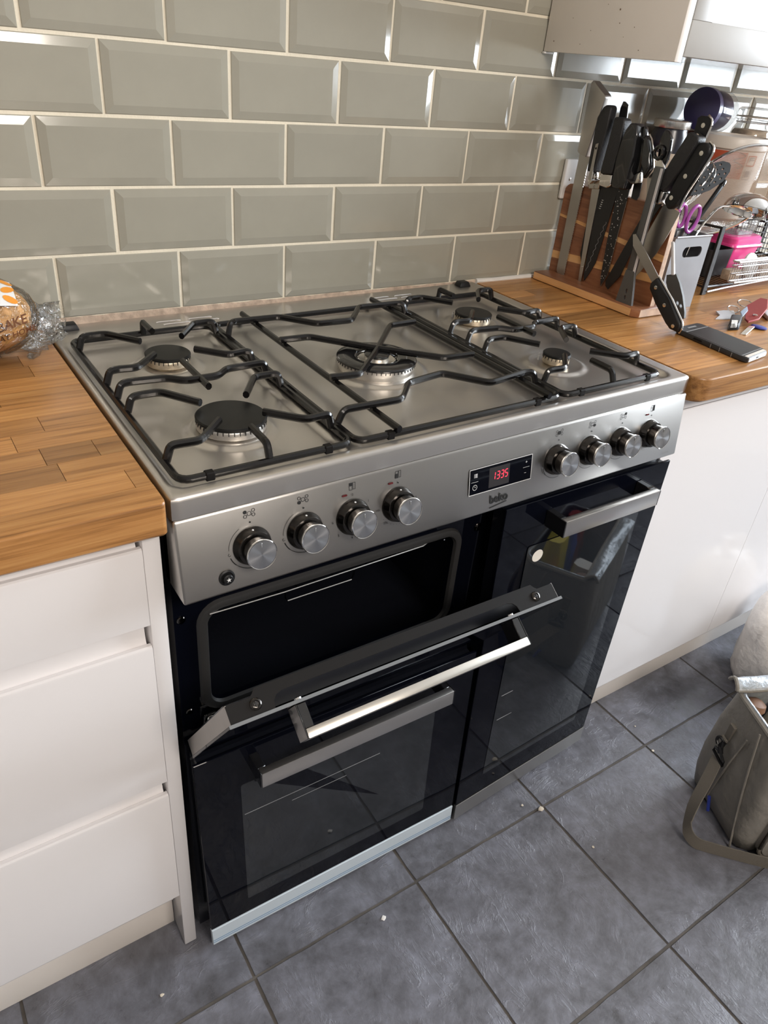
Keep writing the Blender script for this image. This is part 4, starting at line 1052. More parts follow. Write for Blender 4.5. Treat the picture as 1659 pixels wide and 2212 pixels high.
# 11 broad steel blade, riveted handle
t = thing('kitchen_knife', 'broad steel blade slanting down from a riveted black handle', 'knife', kp(.27, .9681, .02))
bm = B(); fk(bm, [(.2867, 1.1242), (.328, 1.1154), (.3160, 1.075), (.3001, 1.0323), (.2596, .9681), (.2535, .975), (.2549, .993), (.2652, 1.06)], .0070, .0016); build('blade', bm, 'knife_steel', t)
bm = B(); fk(bm, [(.2950, 1.1300), (.3100, 1.1170), (.3275, 1.1270), (.3320, 1.150), (.3480, 1.1850), (.3640, 1.2240), (.3625, 1.2340), (.3520, 1.2395), (.3380, 1.2380), (.3285, 1.2310), (.3250, 1.205), (.3100, 1.1657)], .0050, .020, .005, 3); h11 = build('handle', bm, 'bplastic', t)
bm = B(); tube(bm, [kp(*q, .015) for q in ((.3285, 1.122), (.3345, 1.150), (.3500, 1.1850), (.3655, 1.2240), (.3640, 1.2350), (.3530, 1.2408))], .0022, 6, bend=.008); build('tang_edge', bm, 'bolster', h11)
rivets(h11, [(.3115, 1.1395), (.3290, 1.1800), (.3490, 1.2215)], .0252)
# 12 riveted handle behind
t = thing('kitchen_knife', 'riveted black handle rising highest behind the textured grip', 'knife', kp(.32, 1.13, .003))
bm = B(); fk(bm, [(.3040, 1.232), (.3270, 1.234), (.3040, 1.140), (.2960, 1.140)], .0006, .0012); build('blade', bm, 'knife_steel', t)
bm = B(); fk(bm, [(.3000, 1.232), (.3294, 1.2300), (.3375, 1.2662), (.3350, 1.2745), (.3258, 1.2795), (.3120, 1.2790), (.3056, 1.2744), (.3085, 1.250)], .0006, .0050, .002, 2); h12 = build('handle', bm, 'bplastic', t)
bm = B(); tube(bm, [kp(*q, .004) for q in ((.3315, 1.2330), (.3390, 1.2662), (.3365, 1.2755), (.3270, 1.2808))], .0020, 6, bend=.006); build('tang_edge', bm, 'bolster', h12)
rivets(h12, [(.3225, 1.2640)], .0057)
# 13 knife the other way up
t = thing('kitchen_knife', 'riveted steel knife stuck handle down across the broad steel blade', 'knife', kp(.42, .9217, .03))
bm = B(); fk(bm, [(.2583, 1.0617), (.2651, 1.0640), (.3060, 1.0325), (.3455, .9995), (.3334, .986), (.3000, 1.012), (.2654, 1.0413)], .0400, .0016); build('blade', bm, 'knife_steel', t)
bm = B(); fk(bm, [(.3330, .9860), (.3445, 1.0005), (.3850, .9700), (.4250, .9335), (.4275, .9240), (.4240, .9150), (.4030, .9160), (.3950, .9240), (.3603, .9580), (.3345, .9740)], .0340, .015, .0045, 3); h13 = build('handle', bm, 'bplastic', t)
bm = B(); tube(bm, [kp(*q, .042) for q in ((.3455, 1.0015), (.3860, .9712), (.4262, .9347), (.4290, .9245), (.4255, .9135))], .0020, 6, bend=.006); build('tang_edge', bm, 'bolster', h13)
rivets(h13, [(.3500, .9820), (.3800, .9560), (.4120, .9245)], .0491, .0038)
# 14 second spatula
t = thing('slotted_spatula', 'grey silicone spatula with a pale shaft, right of the upside-down knife', 'spatula', (1.098, -.36, .925))
bm = B(); hexa(bm, [kp(*q) for q in ((.3490, 1.003, .012), (.3560, 1.005, .012), (.3560, 1.005, .006), (.3490, 1.003, .006), (.3205, 1.060, .002), (.3265, 1.062, .002), (.3265, 1.062, -.003), (.3205, 1.060, -.003))], .0015, 1); build('shaft', bm, 'lit_edge_pale_shaft', t)
bm = B(); hd = [(.3365, 1.000), (.3565, 1.0075), (.3700, .9930), (.3850, .9720), (.4000, .9440), (.4030, .9330), (.3980, .9290), (.3700, .9480), (.3500, .9720), (.3400, .9860)]
curve_plate(bm, hd, [ell(.3880, .9530, .0026, .0046, 12, .6), ell(.3790, .9560, .0026, .0050, 12, .6)], .006, V((KXF - .004, 0, 0)), (0, -1, 0), (0, 0, 1)); build('head', bm, 'silicone', t)
# 15 ring opener, 16 spoon-shaped handle
t = thing('ring_opener', 'steel opener with a black ring pull, behind the grey spatula top', 'opener', kp(.258, 1.15, .012))
bm = B(); c_ = kp(.2515, 1.2092, .018); tube(bm, [c_ + V((0, -.0100 * math.cos(a), .0105 * math.sin(a))) for a in [6.2832 * k / 20 for k in range(20)]], .0036, 8, closed=True, up=(1, 0, 0)); build('ring', bm, 'bgloss', t)
bm = B(); fk(bm, [(.2500, 1.200), (.2620, 1.198), (.2730, 1.186), (.2760, 1.170), (.2660, 1.155), (.2560, 1.150), (.2500, 1.165)], .014, .004, .0012, 1); build('lever', bm, 'bolster', t)
bm = B(); fk(bm, [(.2510, 1.170), (.2600, 1.172), (.2600, 1.140), (.2520, 1.140)], .0005, .014, .002, 1); build('body', bm, 'bplastic', t)
t = thing('spoon', 'black plastic spoon bowl standing up left of the slanted textured grip', 'spoon', kp(.2565, 1.17, .006))
bm = B(); fk(bm, [(.2412, 1.2241), (.2425, 1.2380), (.2478, 1.2490), (.2560, 1.2480), (.2675, 1.2348), (.2700, 1.215), (.2688, 1.2000), (.2645, 1.1800), (.2560, 1.1760), (.2500, 1.1834)], .004, .009, .003, 3); build('bowl', bm, 'bgloss', t)
bm = B(); fk(bm, [(.2530, 1.180), (.2625, 1.180), (.2580, 1.08), (.2510, 1.08)], .0005, .005, .001, 1); build('stem', bm, 'bplastic', t)

# ================================================================== UTENSIL HOLDER
t = thing('utensil_holder', 'grey box utensil holder with a slot-shaped grip hole, right of the knife board', 'utensil holder', (1.184, -.262, .910))
bm = B(); hx0, hx1, hy0, hy1, hz0, hz1 = 1.1245, 1.2430, -.300, -.228, .9104, 1.0612
oc = [(hx0, hz0), (hx1, hz0), (hx1, hz1), (hx0, hz1)]
curve_plate(bm, oc, [rrect(1.160, 1.2225, 1.0195, 1.0405, .010, 5)], .002, V((0, hy0 + .001, 0)), (1, 0, 0), (0, 0, 1)); build('front_plate', bm, 'holder', t)
bm = B(); box(bm, hx0, hx0 + .002, hy0 + .0022, hy1, hz0, hz1); build('side_plate', bm, 'holder', t)
bm = B(); box(bm, hx1 - .002, hx1, hy0 + .0022, hy1, hz0, hz1); build('side_plate', bm, 'holder', t)
bm = B(); box(bm, hx0 + .002, hx1 - .002, hy1 - .002, hy1, hz0, hz1); build('back_plate', bm, 'holder', t)
bm = B(); box(bm, hx0 + .002, hx1 - .002, hy0 + .0022, hy1 - .002, hz0, hz0 + .002); build('floor_plate', bm, 'holder', t)
bm = B(); tube(bm, [(hx0 + .001, hy0 - .001, hz1), (hx1 - .001, hy0 - .001, hz1)], .0022, 6); build('rolled_rim', bm, 'holder', t)

t = thing('slotted_turner', 'black slotted turner leaning out of the grey holder', 'turner', (1.165, -.255, .914))
ax = (V((1.3045, -.25, 1.188)) - V((1.172, -.25, 1.134))); L0 = ax.length; ax.normalize(); nrm = V((-.82, -.55, .10)); nrm = (nrm - ax * nrm.dot(ax)).normalized(); up = nrm.cross(ax).normalized()
bm = B(); hd = [(-.004, .006), (.03, .018), (.06, .0225), (.10, .0215), (.128, .014), (.141, .004), (.1415, -.002), (.132, -.012), (.105, -.022), (.065, -.0235), (.03, -.018), (-.004, -.006)]
hs = []
for i, x in enumerate((.030, .048, .066, .084, .102, .118)):
    for y in ((-.010, 0, .010) if i in (0, 5) else (-.0145, -.005, .005, .0145)): hs.append(ell(x, y, .0042, .0018, 8))
curve_plate(bm, hd, hs, .003, V((1.172, -.252, 1.136)), ax, up); build('head', bm, 'bplastic', t)
bm = B(); tube(bm, [(1.152, -.255, .916), (1.160, -.254, 1.05), (1.166, -.253, 1.115), (1.178, -.252, 1.138)], .0045, 8, bend=.03); build('handle', bm, 'bplastic', t)

t = thing('spatula', 'round black utensil stem slanting across the sieve from the holder', 'utensil', (1.158, -.262, .914))
bm = B(); tube(bm, [(1.150, -.270, .918), (1.21, -.262, 1.054), (1.301, -.25, 1.152)], .0052, 10); build('handle', bm, 'bplastic', t)
bm = B(); lathe(bm, [(.0054, 0), (.0060, .002), (.0060, .010), (.0045, .014), (.001, .0155)], (1.297, -.2505, 1.148), (.68, .09, .73), 12); build('end_cap', bm, 'bgloss', t)

t = thing('ladle', 'polished steel ladle with its bowl turned down in front of the sieve', 'ladle', (1.20, -.27, .914))
bm = B(); ad = V((.30, .15, .94)).normalized()
prof = [(.052, 0), (.0515, .006), (.048, .016), (.039, .026), (.024, .033), (.004, .0355)]
lathe(bm, prof, (1.356, -.292, 1.103), ad, 36, cap0=False); lathe(bm, [(a - .0012, b - .0012) for a, b in prof], (1.356, -.292, 1.103), ad, 36, cap0=False); build('bowl', bm, 'chrome', t)
bm = B(); tube(bm, [(1.190, -.272, .918), (1.222, -.272, 1.06), (1.275, -.275, 1.115), (1.314, -.284, 1.112)], .0034, 8, bend=.04, sq=.5); build('handle', bm, 'chrome', t)

t = thing('whisk', 'wire balloon whisk standing in the grey holder', 'whisk', (1.175, -.245, .914))
ax = V((.085, .01, .115)).normalized(); s1 = ax.cross(V((0, 1, 0))).normalized(); s2 = ax.cross(s1)
for k in range(5):
    bm = B(); a = k * math.pi / 5; e = s1 * math.cos(a) + s2 * math.sin(a)
    pts = [V((1.196, -.240, 1.105)) + ax * (l) + e * q for l, q in ((0, .003), (.03, .016), (.06, .025), (.085, .026), (.103, .016), (.108, 0), (.103, -.016), (.085, -.026), (.06, -.025), (.03, -.016), (0, -.003))]
    tube(bm, pts, .0013, 6, bend=.012); build('loop', bm, 'chrome', t)
bm = B(); tube(bm, [(1.170, -.245, .918), (1.184, -.242, 1.06), (1.1975, -.240, 1.107)], .0055, 10, bend=.02); build('handle', bm, 'chrome', t)

t = thing('scissors', 'kitchen scissors with purple grips, point down in the grey holder', 'scissors', (1.16, -.282, .92))
for c_, r1, r2, rt in (((1.196, -.276, 1.090), .016, .026, -.25), ((1.166, -.268, 1.096), .013, .022, .2)):
    bm = B(); pts = [V(c_) + V((math.cos(a) * r1 * math.cos(rt) - math.sin(a) * r2 * math.sin(rt), 0, math.cos(a) * r1 * math.sin(rt) + math.sin(a) * r2 * math.cos(rt))) for a in [6.2832 * k / 24 for k in range(24)]]
    tube(bm, pts, .0038, 8, closed=True, up=(0, 1, 0)); build('grip', bm, 'purple', t)
for x0, x1_, y_ in ((1.186, 1.166, -.276), (1.170, 1.178, -.270)):
    bm = B(); prism(bm, [(x0 - .006, y_, 1.066), (x0 + .006, y_, 1.066), (x1_ + .004, y_, .96), (x1_, y_, .925), (x1_ - .003, y_, .96)], (0, .002, 0)); build('blade', bm, 'knife_steel', t)

# sieve
t = thing('sieve', 'wide fine-mesh sieve with a wire rim leaning behind the ladle', 'sieve', (1.25, -.25, .914))
C0 = V((1.388, -.215, 1.128)); nn = V((-.27, -.82, -.52)).normalized(); u_ = nn.cross(V((0, 0, 1))).normalized(); v_ = u_.cross(nn); R0 = .12
bm = B(); tube(bm, [C0 + u_ * (R0 * math.cos(a)) + v_ * (R0 * math.sin(a)) for a in [6.2832 * k / 64 for k in range(64)]], .0030, 8, closed=True, up=nn); build('rim', bm, 'chrome', t)
bm = B(); uvl = bm.loops.layers.uv.new('UVMap'); rings = []
for k in range(9):
    f_ = k / 8; rr = R0 * math.sin(f_ * math.pi / 2) if k else .0; dp = .016 * (1 - f_ ** 2.2)
    rings.append([(C0 - nn * dp + u_ * (rr * math.cos(a)) + v_ * (rr * math.sin(a)), (rr * math.cos(a), rr * math.sin(a))) for a in [6.2832 * q / 40 for q in range(40)]])
vr = [[bm.verts.new(p) for p, _ in r] for r in rings[1:]]; c0 = bm.verts.new(rings[0][0][0]); UVD = {c0: (0, 0)}
for r, vv in zip(rings[1:], vr):
    for (p, uv), v in zip(r, vv): UVD[v] = uv
for q in range(40):
    bm.faces.new((c0, vr[0][q], vr[0][(q + 1) % 40]))
    for i in range(7): bm.faces.new((vr[i][q], vr[i + 1][q], vr[i + 1][(q + 1) % 40], vr[i][(q + 1) % 40]))
for f in bm.faces:
    for l in f.loops: l[uvl].uv = UVD[l.vert]
build('mesh_dish', bm, 'mesh', t, kind=None)
bm = B(); e0 = C0 - u_ * (R0 * .90) * (1 if u_.x > 0 else -1) - v_ * (R0 * .48)
tube(bm, [e0, e0 + V((-.04, -.01, -.030)), (1.205, -.262, 1.0), (1.190, -.262, .918)], .0062, 10, bend=.03, sq=.7); build('handle', bm, 'bplastic', t)

# ================================================================== DISH RACK
t = thing('dish_rack', 'black two-tier dish rack with a pale wire cutlery tray', 'dish rack', (1.6, -.14, .910))
ux0, ux1, uy0, uy1 = 1.357, 1.90, -.246, -.030
for (x, y) in ((ux0, uy0), (ux1, uy0), (ux0 + .0, uy1), (ux1, uy1)):
    bm = B(); hexa(bm, [(x, y, .9103), (x + .016, y, .9103), (x + .016, y + .006, .9103), (x, y + .006, .9103), (x, y, 1.062), (x + .014, y, 1.062), (x + .014, y + .006, 1.062), (x, y + .006, 1.062)], .001, 1); build('leg', bm, 'bplastic', t)
for z in (.928, 1.056):
    bm = B(); fy = uy0 + .003 if z < 1 else -.160; pts = [(ux0 + .006, fy, z), (ux1 + .006, fy, z), (ux1 + .006, uy1 + .003, z), (ux0 + .006, uy1 + .003, z)]
    tube(bm, pts, .0030, 6, closed=True); build('tier_frame', bm, 'blackwire', t)
bm = B()
for k in range(34):
    x = ux0 + .02 + k * .0158
    for z in (.930, 1.058): tube(bm, [(x, uy0 + .004 if z < 1 else -.159, z), (x, uy1 + .004, z)], .0012, 5)
build('tier_wires', bm, 'blackwire', t, kind='stuff')
for x in (ux0 + .007, ux1 + .007):
    bm = B(); tube(bm, [(x, uy0 + .003, 1.0590), (x, -.160, 1.0562)], .0030, 6); build('side_rail', bm, 'blackwire', t)
bm = B(); tube(bm, [(1.372, uy0 - .002, .918), (1.44, uy0 - .002, .9225), (1.62, uy0 - .004, .930), (1.90, uy0 - .004, .933)], .0022, 6); build('drip_rail', bm, 'whitewire', t)
tr = thing('cutlery_tray', 'pale wire tray hooked on the dish rack, full of odds and ends', 'wire tray', (1.6, -.235, .934))
tx0, tx1, ty0, ty1, tz0, tz1 = 1.435, 1.88, -.262, -.252, .9385, .9855
bm = B()
def trayrect(z, ins=0): return [(tx0 + ins, -.2655, z), (tx1 - ins, -.2655, z), (tx1 - ins, -.2505, z), (tx0 + ins, -.2505, z)]
tube(bm, trayrect(tz1), .0024, 6, closed=True); tube(bm, trayrect(tz1 - .010), .0014, 5, closed=True); tube(bm, trayrect(tz0, .004), .0024, 6, closed=True); tube(bm, trayrect(tz0 + .018, .002), .0012, 5, closed=True); build('tray_rails', bm, 'whitewire', tr)
bm = B()
for k in range(45):
    x = tx0 + .006 + k * .0098
    tube(bm, [(x, -.2655, tz1), (x, -.2655, tz0), (x, -.2505, tz0), (x, -.2505, tz1)], .0008, 5)
build('tray_wires', bm, 'whitewire', tr, kind='stuff')
# odds and ends on the lower tier, behind the tray
for k, (x, w_, m, nm, lb) in enumerate(((1.46, .05, 'contents', 'scouring_pad', 'tan scouring pad at the left end of the wire tray'), (1.515, .06, 'plastic_white', 'plastic_lid', 'white plastic lid standing behind the wire tray'), (1.59, .055, 'beige', 'sponge', 'beige sponge behind the middle of the wire tray'), (1.66, .06, 'palegrey', 'plastic_lid', 'grey plastic lid behind the right end of the wire tray'))):
    bm = B()
    if 'lid' in nm: lathe(bm, [(w_ / 2 - .004, 0), (w_ / 2, .002), (w_ / 2, .006), (w_ / 2 - .003, .008)], (x + w_ / 2, -.226, .9315 + w_ / 2), (0, -.97, .25), 24)
    else: box(bm, x, x + w_, -.236, -.212, .9325, .958, .004, 2)
    tag(build(nm, bm, m, None, loc=(x + w_ / 2, -.225, .9325)), lb, 'lid' if 'lid' in nm else 'sponge')
t = thing('pink_tub', 'bright pink plastic tub with a rolled lid on the lower tier of the rack', 'tub', (1.59, -.12, .9325))
def rr_loft(bm, cx, cy, levels, n=5, cap=True):
    loft(bm, [[(cx + x, cy + y, z) for x, y in rrect(-a, a, -b, b, r, n)] for (a, b, r, z) in levels], cap)
bm = B(); rr_loft(bm, 1.593, -.118, [(.050, .048, .014, .9325), (.062, .060, .016, .990), (.062, .060, .016, .992)]); build('body', bm, 'pink', t)
bm = B(); rr_loft(bm, 1.593, -.118, [(.066, .064, .016, .9905), (.0675, .0655, .017, .994), (.0660, .064, .016, .9985), (.0630, .061, .018, 1.0005), (.0630, .061, .018, 1.012), (.0585, .0565, .018, 1.0165)]); build('lid', bm, 'pink', t)
t = thing('clear_box', 'clear plastic food box stacked on the pink tub', 'food box', (1.60, -.118, 1.017))
bm = B(); rr_loft(bm, 1.600, -.118, [(.040, .040, .012, 1.0172), (.046, .046, .013, 1.0510)]); build('body', bm, 'clear', t)
bm = B(); rr_loft(bm, 1.600, -.118, [(.0475, .0475, .013, 1.0512), (.0475, .0475, .013, 1.0535)]); build('lid', bm, 'clear', t)
t = thing('black_caddy', 'small black plastic caddy on the lower tier, left of the pink tub', 'caddy', (1.47, -.15, .9325))
bm = B(); rr_loft(bm, 1.475, -.155, [(.044, .034, .012, .9325), (.048, .038, .013, .995), (.045, .035, .012, .995), (.042, .032, .011, .945)]); build('body', bm, 'bplastic', t)
t = thing('wire_basket', 'black square-mesh wire basket at the back of the dish rack', 'basket', (1.78, -.10, .9325))
bm = B(); bx0, bx1, by0, by1, bz0, bz1 = 1.68, 1.88, -.150, -.045, .934, 1.044
for z in (bz0, bz1): tube(bm, [(bx0, by0, z), (bx1, by0, z), (bx1, by1, z), (bx0, by1, z)], .0028, 6, closed=True)
build('basket_frame', bm, 'blackwire', t)
bm = B()
for k in range(14): x = bx0 + .0145 * k + .005; tube(bm, [(x, by0, bz1), (x, by0, bz0), (x, by1, bz0), (x, by1, bz1)], .0011, 4)
for k in range(1, 8):
    z = bz0 + .0138 * k; tube(bm, [(bx0, by0, z), (bx1, by0, z), (bx1, by1, z), (bx0, by1, z)], .0011, 4, closed=True)
for k in range(1, 8): y = by0 + .0138 * k; tube(bm, [(bx0, y, bz0), (bx0, y, bz1)], .0011, 4)
build('basket_wires', bm, 'blackwire', t, kind='stuff')

# ---- upper tier: tub, jars, box
t = thing('food_tub', 'milky white food tub with a red label, standing on the upper tier', 'tub', (1.485, -.135, 1.0605))
cx, cy = 1.482, -.122
bm = B(); lathe(bm, [(.062, 1.0608), (.0655, 1.064), (.0770, 1.212), (.0775, 1.216)], (cx, cy, 0), n=48); build('body', bm, 'tubwhite', t)
bm = B(); lathe(bm, [(.0790, 1.2080), (.0815, 1.2100), (.0815, 1.2300), (.0795, 1.2335), (.0740, 1.2340), (.0720, 1.2315)], (cx, cy, 0), n=48); build('lid', bm, 'tubwhite', t)
def wrap(bm, a0, a1, z0, z1, off, n=14):
    rr = lambda z: .0655 + (z - 1.064) / .148 * .0115 + off
    P_ = [[(cx + rr(z) * math.cos(math.radians(a)), cy + rr(z) * math.sin(math.radians(a)), z) for z in (z0, z1)] for a in [a0 + (a1 - a0) * k / n for k in range(n + 1)]]
    for k in range(n): bm.faces.new([bm.verts.new(p) for p in (P_[k][0], P_[k + 1][0], P_[k + 1][1], P_[k][1])])
bm = B(); wrap(bm, 185, 246, 1.150, 1.2055, .0005); lb = build('label', bm, 'label_red', t)
bm = B()
for a0, a1, z0, z1 in ((249, 267, 1.198, 1.2000), (249, 267, 1.178, 1.180), (249, 250.5, 1.178, 1.200), (265.5, 267, 1.178, 1.200)): wrap(bm, a0, a1, z0, z1, .0007, 4)
build('label_box', bm, 'label_red', lb)
bm = B()
for a0, a1, z0, z1 in ((252.5, 263.5, 1.194, 1.1965), (252.5, 263.5, 1.190, 1.1925), (252.5, 254, 1.186, 1.1965), (250, 266, 1.150, 1.151), (250, 251, 1.150, 1.172), (265, 266, 1.150, 1.172), (253, 263, 1.156, 1.168)): wrap(bm, a0, a1, z0, z1, .0007, 4)
build('label_symbols', bm, 'gprint', lb)
bm = B()
for k in range(13):
    a = math.radians(234 + 9 * math.sin(k * .75)); z = 1.172 + k * .0025; rr = .0655 + (z - 1.064) / .148 * .0115 + .0012
    a2 = math.radians(234 + 9 * math.sin((k + 1) * .75)); z2 = z + .0025
    tube(bm, [(cx + rr * math.cos(a), cy + rr * math.sin(a), z), (cx + rr * math.cos(a2), cy + rr * math.sin(a2), z2)], .0008, 4)
build('label_curl', bm, 'print', lb)

t = thing('clip_top_jar', 'clear clip-top glass jar of tan contents at the right of the upper tier', 'jar', (1.60, -.078, 1.0605))
jx, jy = 1.612, -.080
bm = B(); lathe(bm, [(.046, 1.0608), (.050, 1.066), (.050, 1.225), (.0465, 1.243), (.0400, 1.254), (.0400, 1.262), (.0440, 1.264), (.0440, 1.268), (.041, 1.270)], (jx, jy, 0), n=40); build('glass_body', bm, 'jarglass', t)
bm = B(); lathe(bm, [(.0455, 1.0625), (.0475, 1.068), (.0475, 1.222), (.044, 1.238), (.040, 1.243)], (jx, jy, 0), n=32); build('contents', bm, 'contents', t)
bm = B(); lathe(bm, [(.0445, 1.271), (.0450, 1.276), (.0440, 1.284), (.038, 1.2895), (.02, 1.2905)], (jx, jy, 0), n=40, cap0=False); build('glass_lid', bm, 'jarglass', t)
bm = B(); lathe(bm, [(.0435, 1.2685), (.0450, 1.2695), (.0435, 1.2710)], (jx, jy, 0), n=40, cap0=False, cap1=False); build('rubber_ring', bm, 'tubwhite', t)
bm = B(); tube(bm, [(jx + .041 * math.cos(a), jy + .041 * math.sin(a), 1.258) for a in [6.2832 * k / 30 for k in range(30)]], .0012, 5, closed=True)
tube(bm, [(jx + .042, jy - .008, 1.258), (jx + .056, jy - .010, 1.256), (jx + .050, jy - .006, 1.284), (jx + .04, jy, 1.288)], .0013, 5); tube(bm, [(jx + .044, jy - .012, 1.256), (jx + .058, jy - .016, 1.248), (jx + .060, jy - .016, 1.212)], .0015, 5); build('wire_clip', bm, 'whitewire', t)

t = thing('packet_box', 'brown and white carton on the upper tier, under the blue-lidded jar', 'box', (1.40, -.07, 1.0605))
bm = B(); box(bm, 1.362, 1.470, -.0515, -.022, 1.0608, 1.2325, .0015, 1); build('carton', bm, 'brownbox', t)
bm = B(); box(bm, 1.361, 1.471, -.0525, -.021, 1.2325, 1.2352, .001, 1); build('carton_lid', bm, 'beige', t)
bm = B(); box(bm, 1.3612, 1.3618, -.049, -.028, 1.198, 1.222); build('carton_label', bm, 'plastic_white', t)
t = thing('blue_lid_jar', 'glass jar with a dark blue lid lying on its side on the carton', 'jar', (1.39, -.075, 1.2415))
ja = V((-.985, -.13, .05)).normalized(); jc = V((1.397, -.085, 1.2795))
bm = B(); lathe(bm, [(.0395, .013), (.0425, .011), (.0430, 0), (.0430, -.002), (.041, -.004), (.041, -.006)], jc, ja, 48, cap1=False); lathe(bm, [(.0395, .0130), (.0385, .0118), (.034, .0116)], jc, ja, 48, cap0=False); build('lid', bm, 'lid_blue', t)
bm = B(); lathe(bm, [(.0385, -.006), (.0405, -.012), (.0420, -.020), (.0420, -.078), (.0395, -.084), (.030, -.086)], jc, ja, 40); build('glass_body', bm, 'jarglass', t)
bm = B(); lathe(bm, [(.036, -.008), (.0395, -.020), (.0395, -.060), (.038, -.062)], jc, ja, 32); build('contents', bm, 'lid_blue', t)

t = thing('small_jar', 'dark jar with a silver screw lid, just left of the blue-lidded jar', 'jar', (1.29, -.07, .910))
bm = B(); lathe(bm, [(.038, .9104), (.041, .914), (.041, 1.222), (.036, 1.234), (.036, 1.238)], (1.317, -.073, 0), n=32); build('body', bm, 'jar_dark', t)
bm = B(); lathe(bm, [(.0395, 1.2385), (.0400, 1.2395), (.0400, 1.2525), (.0385, 1.2545)], (1.317, -.073, 0), n=36); build('lid', bm, 'lid_silver', t)
bm = B(); lathe(bm, [(.0415, 1.06), (.0415, 1.19)], (1.317, -.073, 0), n=32, cap0=False, cap1=False); build('label', bm, 'beige', t)
t = thing('red_lid_jar', 'white jar with a red lid, half hidden behind the knives', 'jar', (1.225, -.045, .910))
bm = B(); lathe(bm, [(.030, .9104), (.032, .913), (.032, 1.188), (.029, 1.196)], (1.228, -.046, 0), n=28); build('body', bm, 'tubwhite', t)
bm = B(); lathe(bm, [(.0315, 1.1965), (.0318, 1.198), (.0310, 1.214), (.028, 1.2165)], (1.228, -.046, 0), n=28); build('lid', bm, 'red_lid', t)

# ================================================================== PHONE, KEYS
t = thing('phone', 'black rugged phone lying face up on the oak worktop, beside the riveted knife handle', 'phone', (1.075, -.495, .910))
pc = [V((1.0430, -.4120, 0)), V((1.1245, -.4060, 0)), V((1.1135, -.5700, 0)), V((1.0270, -.5830, 0))]   # back-left, back-right, front-right, front-left
pe1 = (pc[1] - pc[0]).normalized(); pe2 = (pc[3] - pc[0]).normalized()
def ph(u, v, z): return (pc[0] * (1 - u) + pc[1] * u) * (1 - v) + (pc[3] * (1 - u) + pc[2] * u) * v + V((0, 0, z))
bm = B(); out = rrect(0, 1, 0, 1, .09, 4)
loft(bm, [[ph(u * .96 + .02, v * .98 + .01, .9103) for u, v in out], [ph(u, v, .9125) for u, v in out], [ph(u, v, .9185) for u, v in out], [ph(u * .975 + .0125, v * .985 + .0075, .9205) for u, v in out]]); ph0 = build('case', bm, 'phone', t)
def pq(name, u0, u1, v0, v1, m, z=.9208):
    bm = B(); hexa(bm, [ph(a, b, zz) for zz in (.9195, z) for a, b in ((u0, v0), (u1, v0), (u1, v1), (u0, v1))]); build(name, bm, m, t)
pq('touch_screen', .06, .94, .165, .90, 'screen'); pq('pale_line', .03, .97, .150, .158, 'gprint', .9211); pq('earpiece', .33, .67, .06, .085, 'gprint'); pq('chin_strip', .07, .93, .945, .985, 'cream_panel', .9209); pq('screen_line', .05, .95, .915, .921, 'gprint', .9210)
bm = B(); hexa(bm, [ph(a, b, zz) for zz in (.9125, .9195) for a, b in ((.08, .997), (.92, .997), (.92, 1.006), (.08, 1.006))], .0015, 1); build('metal_end', bm, 'palegrey', t)
bm = B(); hexa(bm, [ph(a, b, zz) for zz in (.914, .917) for a, b in ((.42, 1.0055), (.52, 1.0055), (.52, 1.0075), (.42, 1.0075))]); build('charging_port', bm, 'print', t)
bm = B(); hexa(bm, [ph(a, b, zz) for zz in (.9140, .9180) for a, b in ((-.012, .28), (.01, .28), (.01, .40), (-.012, .40))], .001, 1); build('side_button', bm, 'cover', t)
for v in (.52, .64, .80):
    bm = B(); hexa(bm, [ph(a, b, zz) for zz in (.9115, .9192) for a, b in ((-.006, v), (.012, v), (.012, v + .006), (-.006, v + .006))]); build('side_line', bm, 'gprint', t)

t = thing('key_bunch', 'bunch of keys with a red leather fob on the oak worktop, behind the phone', 'keys', (1.29, -.41, .910))
bm = B(); prism(bm, [(1.338, -.372, .922), (1.404, -.360, .930), (1.402, -.380, .932), (1.338, -.420, .930), (1.272, -.446, .922), (1.240, -.443, .918), (1.255, -.425, .918)], (0, 0, .004), .001, 1); rf = build('leather_fob', bm, 'redleather', t)
bm = B(); lathe(bm, [(.005, 0), (.005, .0012), (.003, .002)], (1.285, -.428, .9262), (0, 0, 1), 14); build('stud', bm, 'bolster', rf)
bm = B(); hexa(bm, [(1.171, -.444, .9105), (1.200, -.452, .9105), (1.262, -.418, .914), (1.240, -.404, .914), (1.176, -.440, .924), (1.200, -.448, .924), (1.262, -.414, .9255), (1.240, -.402, .9255)], .003, 2); ck_ = build('car_key', bm, 'bplastic', t)
bm = B(); hexa(bm, [(1.178, -.4445, .9150), (1.194, -.4490, .9150), (1.214, -.438, .917), (1.200, -.431, .917), (1.179, -.4425, .9252), (1.194, -.4465, .9252), (1.214, -.4355, .9256), (1.200, -.4290, .9256)], .001, 1); build('silver_inlay', bm, 'bolster', ck_)
bm = B(); prism(bm, [(1.284, -.394, .921), (1.331, -.378, .924), (1.301, -.400, .924), (1.254, -.419, .921)], (0, 0, .003), .0006, 1); build('blue_tag', bm, 'paleblue', t)
bm = B(); prism(bm, [(1.215, -.385, .9104), (1.250, -.372, .9104), (1.262, -.352, .912), (1.280, -.358, .914), (1.303, -.368, .914), (1.268, -.399, .9104), (1.235, -.392, .9104)], (0, 0, .0025), .0005, 1); build('white_tag', bm, 'palegrey', t)
for c_, r_, m_ in (((1.348, -.362, .926), .017, 'chrome'), ((1.292, -.372, .922), .013, 'chrome')):
    bm = B(); tube(bm, [V(c_) + V((r_ * math.cos(a), r_ * math.sin(a) * .9, .004 * math.sin(a + .6))) for a in [6.2832 * k / 24 for k in range(24)]], .0012, 6, closed=True); build('split_ring', bm, m_, t)
